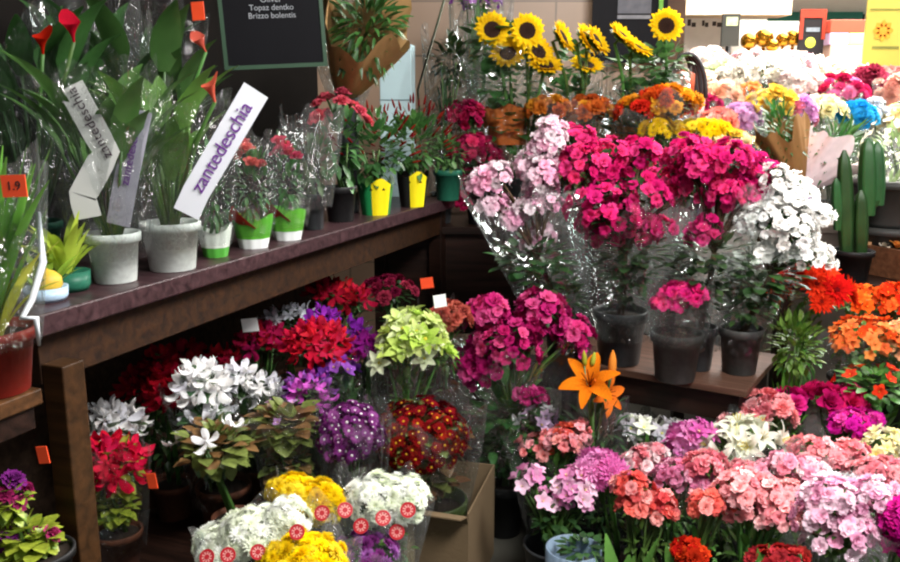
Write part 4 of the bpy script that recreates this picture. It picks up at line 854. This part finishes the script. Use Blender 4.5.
pot('large creamy white trumpet flowers near the table corner', 2.66, [(726, 448, 22, 10, 8), (752, 440, 20, 10, 8)], ('lily', ['f2f2e4', 'e9ecd8'], 'd8c860', .095), fp(742, .13), W1, name='potted_lily')
pot('salmon pink begonia nearest below the table corner', 2.8, [(745, 424, 16, 16, 14), (768, 412, 18, 18, 14)], ('carnation', SAL, 'e86a6c', .06), fp(745, .13), W1, name='potted_begonia')
pot('salmon red blooms in front of the creamy white trumpet flowers', 2.44, [(712, 468, 22, 12, 18), (735, 478, 26, 14, 20)], ('azalea', ['e88490', 'f09ea6', 'e07484', 'f4b8bc'], 'f8b0a0', .054), fp(735, .14), W1)
pot('deep pink roses beside the salmon begonia at the table corner', 2.9, [(790, 403, 9, 6, 4), (775, 409, 7, 5, 2)], ('rose', HOT, 'b01060', .085), fp(768), None, name='potted_rose')
pot('deep pink roses in the far row, between the violet-pink azalea and the table corner', 2.92, [(822, 401, 10, 7, 4), (847, 404, 9, 7, 4)], ('rose', ['d0246c', 'dc3c80', 'c01a60'], 'b01060', .09), fp(850, .13), None, name='potted_rose')
pot('vivid violet-pink azalea in front of the orange flowers', 2.78, [(862, 425, 24, 11, 20), (838, 430, 10, 7, 6)], ('azalea', VIV, 'f090d0', .054), fp(856, .14), W1)
pot('salmon coral azalea in the middle behind the pale pink dome', 2.6, [(822, 452, 26, 14, 28), (846, 455, 16, 14, 12), (800, 462, 16, 10, 8)], ('azalea', SAL, 'f8b0a0', .054), fp(824), W1)
pot('creamy yellow freesias at the photo edge', 2.66, [(888, 448, 20, 14, 16)], ('star', ['f4eebc', 'f6f2d4', 'f0e8b0'], 'e0d060', .062), fp(896, .13), None, name='potted_freesia')
pot('dusty salmon blooms in film below the creamy yellow freesias', 2.48, [(878, 476, 26, 14, 26), (905, 480, 14, 14, 10)], ('azalea', DSP, 'f0b0b0', .052), fp(885), W2)
pot('pale rose blooms in film between the salmon azalea and the pale pink dome', 2.4, [(815, 480, 22, 16, 22), (778, 470, 20, 14, 16)], ('azalea', ['e8a0b8', 'f0c0cc', 'dc889c', 'f4dce0'], 'f4d0dc', .054), fp(795, .13), W2)
pot('big salmon azalea cascading over the front', 2.22, [(750, 500, 28, 24, 34), (776, 492, 24, 20, 22), (768, 522, 26, 18, 26)], ('azalea', ['f4a6aa', 'f8bcbe', 'f0949c', 'facccc'], 'f8d0c0', .052), fp(764), None, leaf='mid')
pot('small orange-red azalea between the coral begonia and the big salmon one', 2.24, [(716, 505, 20, 12, 18)], ('azalea', ['e8746e', 'e4645e', 'f09a96'], 'f8c0a0', .05), fp(704, .13), None)
pot('largest pale pink azalea dome, cellophane hazing its front', 2.16, [(832, 510, 30, 26, 34), (862, 500, 30, 28, 34), (848, 536, 34, 22, 26)], ('azalea', PP, 'f4e0e8', .054), fp(848, .17), (CELLO2, 1.05, .1, .7))
pot('white and blush azalea cluster crowning the pale pink dome', 2.34, [(838, 488, 18, 12, 18)], ('azalea', ['f2f0f2', 'e8dce4', 'f4e4ec'], 'f4e0e8', .05), fp(850, .13), None)
pot('magenta azalea cut by the photo edge beside the pale pink dome', 2.04, [(900, 533, 22, 26, 40)], ('azalea', ['b8187a', 'c4248a', 'a81070'], 'e070b0', .054), fp(920, .14), None)
pot('scarlet begonia at the bottom below the coral red one', 2.0, [(683, 556, 18, 9, 14)], ('azalea', ['b02814', 'bc3418', '9c1e10'], 'e07050', .056), fp(682), None, name='potted_begonia')
pot('dark red begonia at the bottom below the big salmon azalea', 1.98, [(784, 562, 26, 7, 14)], ('azalea', ['982226', 'a83034', '861a1e'], 'e08080', .052), fp(784), None, name='potted_begonia')
o = pot('broad tulip-like green leaves between the bright pink and scarlet pots', 2.12, [(650, 545, 10, 10, 0)], ('tiny', 'ffffff', 'ffffff', .02), fp(638, .12), None, name='leafy_bulb_pot', fol_on=False, lowfol=False, stem=False)
link('foliage', strap_mesh('5c9040', 21, 8, .3, .05, .3, .35), o, Matrix.Translation((0, 0, .12)))
o = pot('grey-blue plastic planter by the floor gap under the freesias', 2.26, [(582, 548, 20, 8, 0)], ('tiny', 'ffffff', 'ffffff', .02), (582, 0, .16, .3, solid('74879a', .3, .2, 12)), None, name='foliage_planter', leaf='dark', potvar='dish', fscale=1.3, lowfol=False, stem=False)

# ================================================================== sunflowers, their neighbours and the yellow kalanchoe
G5 = 'sunflower bunches on the high bench'
def sunflowers(label, Y, heads, bpx, paper, cone, var):
    """heads: (px, py, yaw, pitch); cone: wrapper pixel (centre x, top y, half width)"""
    c = PY(bpx, 100, Y); loc = Vector((c.x, Y, 1.0)); o = thing('sunflower_bunch', label, 'bouquet', loc, G5); link('vase', pot_mesh(PDG, 'bucket'), o, Matrix.Diagonal((.15, .15, .2, 1)))
    for i, (px, py, yaw, pit) in enumerate(heads):
        p = PY(px, py, Y - .12 + rnd.uniform(-.04, .04)) - loc; n = Vector((math.sin(R(yaw)) * math.cos(R(pit)), -math.cos(R(yaw)) * math.cos(R(pit)), math.sin(R(pit)))); M = align(p, n, i, .165)
        st_ = MB(); bp = Vector((rnd.uniform(-.05, .05), rnd.uniform(-.04, .04), .06)); st_.tube([bp, bp.lerp(p, .7) + Vector((0, 0, .05)), p - n * .05 + Vector((0, 0, .01)), p - n * .005], [.009, .008, .008, .012], 7); stem = st_.obj('stem', STEM, o, True)
        hd = link('flower_head', sun_petals(i % 3), o, M); link('seed_disc', sun_disc(), hd, Matrix.Diagonal((1.02, 1.02, 1, 1)))
    cxp, ty, hw = cone; tp = PY(cxp, ty, Y) - loc; k = hw * Y / FX
    for j in range(3):
        link('foliage', foliage_mesh('heart', ('44703a', '355a30'), (j + var) % 3, 60, .8), o, Matrix.Translation((tp.x * (.7 + .2 * j), 0, tp.z * (.62 + .26 * j))) @ Matrix.Diagonal((k * 1.0, k * .9, .13, 1)))
    sh = Matrix(((1, 0, tp.x / tp.z, 0), (0, 1, 0, 0), (0, 0, 1, 0), (0, 0, 0, 1)))
    me = wrap_mesh(.5, var % 4, CELLO2, .06, .1).copy(); me.transform(sh @ Matrix.Diagonal((k, k, tp.z, 1)) ); link('wrapper', me, o, Matrix.Translation((0, 0, .03)))
    if paper:
        me = wrap_mesh(.7, (var + 1) % 4, solid(paper, .5, .15, 6), .08, .06).copy(); me.transform(sh @ Matrix.Diagonal((k * .62, k * .62, tp.z * .24, 1))); link('paper_sleeve', me, o, Matrix.Translation((tp.x * .55, 0, tp.z * .5)))
sunflowers('bunch of dark-centred sunflowers, two facing forward, above the cerise azalea', 4.05, [(492, 30, 4, 12), (527, 31, 6, 12), (508, 54, -10, 35), (545, 66, 10, 55), (538, 52, 30, 30)], 520, 'c4682e', (500, 66, 40), 1)
sunflowers('bunch of sunflowers turned half away, in the middle of the high bench', 4.1, [(562, 38, 62, 28), (586, 40, 58, 30), (586, 66, 15, 60), (596, 42, 60, 30)], 572, 'd08a2a', (572, 86, 30), 2)
sunflowers('bunch of sunflowers seen edge-on in front of the black sign', 4.1, [(622, 37, 55, 48), (636, 48, 50, 55)], 632, 'd8902a', (640, 90, 40), 3)
sunflowers('lone dark-centred sunflower at the corner of the tiled pier', 4.15, [(666, 26, -4, 12)], 670, None, (664, 85, 26), 0)
plant('wrapped_bouquet', 'orange and red autumn bouquet in front of the sunflowers', 'bouquet', 3.86, [(668, 106, 26, 14, 22), (640, 112, 18, 10, 12)], ('carnation', ['d8861c', 'c8501c', 'e0a030', 'd43a20'], 'c05018', .075), 'olive', (655, 1.0, .14, .14, PDG), (CELLO, 1.1, .3, .6), 'bouquets on the high bench', lo=-.2)
plant('wrapped_bouquet', 'amber bouquet in clear film behind the biggest magenta azalea', 'bouquet', 3.9, [(588, 112, 20, 12, 16), (550, 112, 20, 10, 12)], ('carnation', ['cc7a2a', 'd8942e', 'c06028'], 'c05018', .07), 'olive', (572, 1.0, .13, .14, PDG), (CELLO, 1.15, 1.2, .6), 'bouquets on the high bench', lo=-.2)
plant('wrapped_bouquet', 'yellow daisies peeping out over the second magenta azalea', 'bouquet', 3.78, [(657, 130, 14, 12, 14), (700, 130, 26, 10, 22)], ('daisy', ['f0cc1c', 'e8c010', 'f4d838'], 'c09010', .05), 'dark', (692, 1.0, .13, .13, PDG), None, 'bouquets on the high bench', lo=-.3)
plant('leafy_pot', 'dark leafy stems in clear film in the corner beside the sunflowers', 'potted plant', 3.95, [(452, 60, 22, 24, 0)], ('tiny', 'ffffff', 'ffffff', .02), 'dark', (442, 1.0, .11, .14, PDG), (CELLO2, 1.3, .4, .6), None, nleaf=90, fscale=1.1)
plant('wrapped_bouquet', 'purple statice bouquet in film against the pier at the photo top', 'bouquet', 4.3, [(478, 2, 24, 12, 30)], ('tiny', ['9a4ab0', 'b068c4', '7c3498'], 'e0d0f0', .045), 'mid', (478, 1.0, .14, .14, PDG), (CELLO2, 1.3, .9, .6), 'bouquets on the high bench')
# black sign on the pier
p = PY(636, 20, 4.95); o = thing('black_poster_sign', 'black sign with grey printed panel on the tiled pier behind the sunflowers', 'sign', p); s_ = 4.95 / FX
b = MB(); b.box((-42*s_, 0, -40*s_), (30*s_, .02, 60*s_)); b.obj('board', solid('17161a', .5, .1, spec=.1), o)
b = MB(); b.box((-18*s_, -.003, 6*s_), (14*s_, 0, 20*s_)); b.obj('printed_panel', solid('6a6a72', .5, .2, 20), o)
b = MB(); b.box((-18*s_, -.003, 1*s_), (14*s_, 0, 4.5*s_)); b.obj('printed_strip', solid('8c8c92', .5, .15, 30), o)
b = MB(); b.box((21*s_, -.012, 9*s_), (25*s_, -.001, 60*s_)); b.obj('green_strip', solid('7cc04a', .5, .06), o)
# arched dark basket handles at the pier corner
p = PY(687, 78, 4.5); o = thing('wire_basket', 'dark arched basket of folded ribbons beside the pier corner', 'basket', (p.x, 4.55, .93))
zz = p.z - .93; b = MB()
for k in range(4): r = .1 - .016 * k; b.tube([(r * math.cos(a), -.05 + .03 * k, zz - .1 + .22 * math.sin(a)) for a in (math.pi * i / 16 for i in range(17))], .012, 6)
b.obj('hoop', solid('3a3436', .4, .15), o, True)
b = MB(); b.lathe([(.001, 0), (.09, 0), (.11, zz - .1), (.1, zz - .1), (.08, .02), (.001, .02)], 24); b.obj('basket_body', solid('5a4038', .6, .2, 20), o, True)
b = MB(); b.lathe([(.001, zz - .16), (.05, zz - .14), (.055, zz + .02), (.001, zz + .05)], 14); b.obj('ribbon_roll', solid('d8603a', .5, .1), o, True)
# ================================================================== pale bouquets in the bright part of the hall
G6 = 'pale bouquets on the tiered stand'
PEA, BLU_, IVO, ROS, LAV, YEL = ['f4c8ac', 'f0b898', 'f8d8c4'], ['f6d4d8', 'f2c4cc', 'fae4e4'], ['f8f4e8', 'f4ecdc', 'fbf9f2'], ['e89aa8', 'e2849a', 'f0b4bc'], ['e0b4dc', 'd8a4d4', 'ecc8e4'], ['f2d468', 'f4dc88', 'ecc850']
def bq(label, px, py, rx, ry, Y, cols, kind='carnation', sz=.085, n=14, leaf='nar', wcol=None, name='wrapped_bouquet'):
    py += 9 if Y > 5.35 else 3
    z = TIER[0][2] if Y < 5 else TIER[1][2] if Y < 5.65 else TIER[2][2]
    return plant(name, label, 'bouquet', Y, [(px, py, rx, ry, n)], (kind, cols, 'e8d8a0', sz), leaf, (px, z, .11, .1, PDG), ((wcol and solid(wcol, .6, .06)) or CELLO2, 1.1, .1, .5), G6, lo=-.2, nleaf=40, lowfol=False, fscale=.85)
bq('peach rose bouquet beside the dark wire basket', 722, 96, 16, 13, 4.75, PEA, 'rose')
bq('hot pink and rose posy low beside the wire basket', 708, 104, 9, 10, 4.7, ['d8347c', 'e05090', 'e898b0'], 'rose', .07, 9)
bq('coral pink bouquet below the peach roses', 716, 122, 18, 10, 4.5, ['f0a090', 'e88478', 'f4b8ac'])
bq('pale lilac-pink bouquet beside the yellow rose bouquet', 742, 118, 15, 13, 4.55, LAV)
bq('yellow rose bouquet over the brown paper cone', 770, 106, 17, 14, 4.55, YEL, 'rose', .09)
bq('small tangerine posy with a teal bow next to the yellow roses', 750, 94, 8, 9, 4.7, ['ee8a48', 'f0a060'], 'rose', .07, 7)
bq('lavender and rose bouquet between yellow roses and cream ones', 797, 116, 12, 16, 4.55, ['dc7890', 'd898d8', 'e4a8d8'])
bq('cream rose bouquet in front of the crimson and pink one', 824, 112, 17, 12, 4.6, ['f4eebe', 'f8f4dc', 'ece4b0'], 'rose', .09)
bq('vivid sky blue bouquet, the only blue one', 856, 116, 13, 13, 4.55, ['2aa0d8', '3cb4e4', '1c8cc8'], 'carnation', .08)
bq('silvery white posy touching the sky blue bouquet', 873, 112, 9, 10, 4.65, ['dce0e8', 'c8ccd8'], 'carnation', .07, 8)
bq('crimson and hot pink bouquet above the cream roses', 838, 92, 20, 14, 4.95, ['c82a5c', 'dc4c84', 'b01c48', 'e880b0'], 'carnation', .08, 18)
bq('mauve red bouquet below the yellow poster', 868, 82, 12, 12, 5.1, ['a83858', 'b84c68', '983048'])
bq('blush bouquet at the photo edge under the yellow poster', 890, 92, 15, 14, 5.0, ['f0b8a8', 'ecc8b8', 'e4a090'])
bq('creamy yellow bouquet at the photo edge above the grey pot', 893, 122, 12, 12, 4.7, ['f4e8b8', 'f0e0a4'])
bq('huge white bouquet in the brightest middle of the stand', 762, 76, 24, 14, 5.2, IVO, 'carnation', .1, 20)
bq('ivory and blush bouquet in front of the crimson one', 802, 88, 22, 14, 5.05, ['fbf4ec', 'f6dcd8', 'fae8e4'], 'carnation', .1, 20)
bq('pearl white bouquet behind the teal bowed posy', 735, 80, 15, 13, 5.15, IVO)
bq('pale green and white bouquet near the basket hoops', 718, 72, 16, 12, 5.3, ['dfe6cc', 'f2f4e6', 'c8d4b0'], 'star', .09)
bq('blush pink bouquet under the golden ornaments', 750, 56, 18, 10, 5.8, BLU_)
bq('white and pink bouquet beneath the black and red sign', 790, 60, 20, 12, 5.7, ['fbf6f4', 'f4d4dc', 'eebcc8'], 'carnation', .1, 18)
bq('rosy mixed bouquet behind the ivory and blush one', 786, 72, 18, 9, 5.4, ROS)
bq('ivory bouquet beneath the salmon coloured boxes', 826, 64, 18, 10, 5.75, IVO)
bq('greenish ivory bouquet to the side of the mauve red one', 850, 70, 17, 10, 5.5, ['e4e4c4', 'f4ecd8', 'd0d4a8'])
bq('dusty pink bouquet peeping behind the mauve red one', 882, 70, 16, 10, 5.7, ['d89898', 'e0b0a8', 'c88080'])
bq('beige and pink bouquet close under the bright white panel', 708, 52, 16, 9, 6.0, ['f4e4d8', 'f0ccc4', 'f8f0e8'])
bq('pale apricot bouquet between basket and lilac bouquet', 700, 84, 10, 10, 4.9, ['f8e0cc', 'f4d0b8'], 'rose', .08, 9)
bq('amber and white bouquet just over the second magenta azalea', 728, 140, 22, 8, 4.38, ['f0cc4c', 'f4e4b8', 'e8a890'], 'carnation', .07)
# paper wrapped cones lying in front
kraft('wrapped_bouquet', 'bouquet in a plain brown paper cone rising above the white azalea', 798, 178, 780, 126, 4.05, .12, 1, col='9a6f42', group='paper wrapped bouquets by the cactus')
ob = kraft('wrapped_bouquet', 'bouquet in pale pink netting beside the brown paper cone', 802, 186, 835, 148, 4.12, .15, 1, col='f0d8dc', group='paper wrapped bouquets by the cactus')
b = MB(); b.lathe([(.001, 0), (.035, .0), (.045, .1), (.05, .12), (.001, .125)], 18); pz = PY(800, 215, 4.1); o = b.obj('mauve_vase', solid('b89ad0', .4, .06), None, True, (pz.x, 4.1, .8)); o.scale = (1.1, 1.1, max(.5, (PY(800, 188, 4.1).z - .8) / .125)); tag(o, 'small mauve vase under the pale pink netted bouquet', 'vase')

# ------------------------------------------------------------------ things at the far side of the hall
YF = 8.2; F = YF / FX
def card(name, label, cat, px, py, w, h, Y, col, thick=.03, group=None, legs=True):
    p = PY(px, py, Y); s = Y / FX; o = thing(name, label, cat, p, group); b = MB(); b.box((-w*s/2, 0, -h*s/2), (w*s/2, thick, h*s/2)); b.obj('board', col if not isinstance(col, str) else solid(col, .6, .06), o); return o, s
def pole(o, s, h, to=0.0):
    b = MB(); z = -h*s/2; b.tube([(0, .05, z + .02), (0, .05, to - o.location.z)], .02, 8); b.obj('pole', PDG, o, True)
o, s_ = card('white_panel', 'bright white printed panel beyond the pier with tiny dark lettering', 'sign', 703, 42, 56, 66, 8.6, 'f6f3ee', .05)
for k, (x, w) in enumerate(((-16, 8), (-2, 6), (8, 9))): b = MB(); b.box((x*s_, -.004, 15*s_), ((x+w*.4)*s_, 0, (21-k)*s_)); b.box(((x+w*.5)*s_, -.004, 14*s_), ((x+w)*s_, 0, 18*s_)); b.obj('dark_mark', solid('4a4440', .6), o)
pole(o, s_, 66)
o, s_ = card('dark_poster', 'small dark picture card beside the golden ornaments', 'sign', 731, 30, 17, 30, 7.2, '262622', .03); pole(o, s_, 30); b = MB(); b.box((-5*s_, -.004, 4*s_), (6*s_, 0, 12*s_)); b.obj('pale_patch', solid('98a07c', .6, .3, 30), o)
GOLD = solid('8a6018', .22, .12, 10, .85)
shf = thing('ornament_shelf', 'pale counter with golden ornaments at the far side of the hall', 'counter'); za = PY(770, 52, 7.0).z
b = MB(); b.box((PY(738, 50, 7).x, 6.85, za - .05), (PY(800, 50, 7).x, 7.2, za)); b.obj('counter_top', solid('e8dccb', .6), shf); b = MB(); b.box((PY(740, 50, 7).x, 6.9, 0), (PY(798, 50, 7).x, 7.15, za - .05)); b.obj('counter_body', solid('d8ccba', .7), shf)
for k, (px, py, r, lab) in enumerate(((749, 41, 8, 'golden globe ornament nearest the dark picture card'), (764, 38, 9, 'tallest golden globe ornament'), (769, 46, 6, 'small golden globe in front of the tallest'), (783, 40, 7, 'golden globe beside the black and red sign'), (793, 38, 8, 'golden globe touching the black and red sign edge'))):
    p = PY(px, py, 7.0); rr = r * 7 / FX; b = MB(); h = p.z - za
    b.lathe([(.001, 0), (rr*.5, 0), (rr*.45, .01), (rr*.2, .02), (rr*.2, max(.02, h - rr*.9))] + [(rr * math.cos(a) + .001, h + rr * math.sin(a)) for a in (R(-70 + 16 * i) for i in range(11))], 24)
    o = b.obj('golden_ornament', GOLD, None, True, (p.x, 7.0 - (.07 if k == 2 else 0), za)); tag(o, lab + ' on the far counter', 'ornament', 'golden ornaments on the counter')
o, s_ = card('market_sign', 'black and red shop sign with a yellow-green emblem', 'sign', 812, 34, 24, 44, 6.9, '120c0f', .03); pole(o, s_, 44)
b = MB(); b.box((-12.5*s_, -.006, 15*s_), (12.5*s_, .0, 23*s_)); b.box((-12.5*s_, -.006, -5*s_), (-9*s_, 0, 15*s_)); b.box((9*s_, -.006, -5*s_), (12.5*s_, 0, 15*s_)); b.obj('red_border', solid('8e2c18', .6), o)
b = MB(); b.lathe([(5*s_, 0), (.001, .004)], 20, 0, Matrix.Translation((-1*s_, -.002, -8*s_)) @ Matrix.Rotation(R(90), 4, 'X')); b.obj('emblem', solid('a8b03a', .6), o)
b = MB(); b.box((-6*s_, -.004, 2*s_), (7*s_, 0, 6*s_)); b.obj('lettering_strip', solid('6c747c', .6, .2, 40), o)
ct_ = thing('box_counter', 'pale counter holding the salmon coloured boxes', 'counter'); zc = PY(846, 60, 6.9).z
b = MB(); b.box((PY(828, 50, 6.8).x, 6.8, 0), (PY(868, 50, 6.8).x, 7.3, zc)); b.obj('counter_body', solid('c8b0a0', .7, .1), ct_)
for (px, y0, y1, w, col, lab) in ((846, 45, 60, 38, 'b89a8c', 'greyish pink carton at the bottom of the salmon stack'), (836, 33, 45, 18, 'c8a8c8', 'small lilac carton in the salmon stack'), (856, 33, 45, 20, 'f0d888', 'pale yellow carton in the salmon stack'), (847, 20, 33, 38, 'cc4c36', 'salmon red carton on top of the stack')):
    a, c = PY(px, y1, 6.9), PY(px, y0, 6.9); w2 = w * 6.9 / FX / 2; b = MB(); b.box((-w2, 0, 0), (w2, .3, c.z - a.z - .002)); o = b.obj('carton', solid(col, .6, .08), None, False, (a.x, 6.85, a.z), bevel=.004); tag(o, lab + ' beside the black and red sign', 'box', 'cartons on the far counter')
o, s_ = card('yellow_poster', 'large pale yellow poster with an orange flower hanging at the photo corner', 'sign', 887, 22, 40, 82, 5.6, 'bcb050', .012)
b = MB()
for i in range(8): b.petal(8*s_, 6*s_, PI2*i/8, 0, 0, 2*s_, .001, rows=4, cup=0)
b.lathe([(4*s_, .001), (.001, .002)], 14); e_ = b.obj('orange_flower_print', solid('e8962e', .6, .1), o); e_.matrix_basis = Matrix.Translation((-3*s_, -.002, -8*s_)) @ Matrix.Rotation(R(90), 4, 'X')
b = MB(); b.box((-17*s_, -.002, 11*s_), (20*s_, 0, 12.4*s_)); b.box((-12*s_, -.002, -25*s_), (14*s_, 0, -22.5*s_)); b.obj('printed_line', solid('7a7a3a', .6), o)
b = MB(); b.tube([(0, .006, 41*s_), (0, .006, 4.4 - o.location.z)], .004, 6); b.obj('cord', PBLK, o)
o, s_ = card('teal_awning_strip', 'teal valance strip at the far side behind the black and red sign', 'awning', 816, 16, 90, 9, 9.0, '3c8a7c', .05); pole(o, s_, 9)
o, s_ = card('dark_awning_strip', 'dark green valance piece near the yellow poster', 'awning', 866, 8, 34, 8, 9.2, '2c5648', .05); pole(o, s_, 8)
for k, px in enumerate((874, 882, 891, 898)):
    pt = PY(px, 64, 6.6); b = MB(); b.box((-.02, 0, 0), (.02, .03, pt.z)); b.box((-.025, -.005, pt.z), (.025, .035, pt.z + .02)); o = b.obj('fence_picket', solid(('a89078', '7a6250')[k % 2], .7), None, False, (pt.x, 6.6, 0)); tag(o, ('pale picket nearest the salmon boxes', 'dark picket second from the salmon boxes', 'pale picket third from the salmon boxes', 'dark picket farthest from the salmon boxes')[k] + ', under the yellow poster', 'picket', 'pickets under the yellow poster')

# ================================================================== light
w = bpy.data.worlds.new('daylight'); sc.world = w; w.use_nodes = True
bg = w.node_tree.nodes['Background']; bg.inputs[0].default_value = (.93, .97, 1, 1); bg.inputs[1].default_value = .26
def area(name, loc, to, sx, sy, power, col):
    l = bpy.data.lights.new(name, 'AREA'); l.shape = 'RECTANGLE'; l.size, l.size_y = sx, sy; l.energy = power; l.color = col
    o = bpy.data.objects.new(name, l); C.objects.link(o); o.location = loc; o.rotation_euler = (Vector(to) - Vector(loc)).to_track_quat('-Z', 'Y').to_euler(); return o
area('hall_skylight', (3.6, 6.0, 4.3), (2.6, 5.6, 0), 3.5, 4.0, 1350, (1, .96, .9))
area('far_hall_lamp', (4.0, 8.6, 4.0), (4.0, 8.6, 0), 4, 1.6, 300, (1, .97, .93))
area('shop_front_lamp', (1.0, 1.2, 2.95), (.15, 2.6, .4), 1.5, 1.0, 212, (1, .97, .94))
sc.view_settings.view_transform = 'Standard'; sc.view_settings.look = 'None'; sc.view_settings.gamma = 1; sc.view_settings.use_curve_mapping = False
sc.view_settings.exposure = 0.2
sc.cycles.transparent_max_bounces = 28; sc.cycles.max_bounces = 6; sc.cycles.diffuse_bounces = 3; sc.cycles.glossy_bounces = 2; sc.cycles.filter_width = 2.2
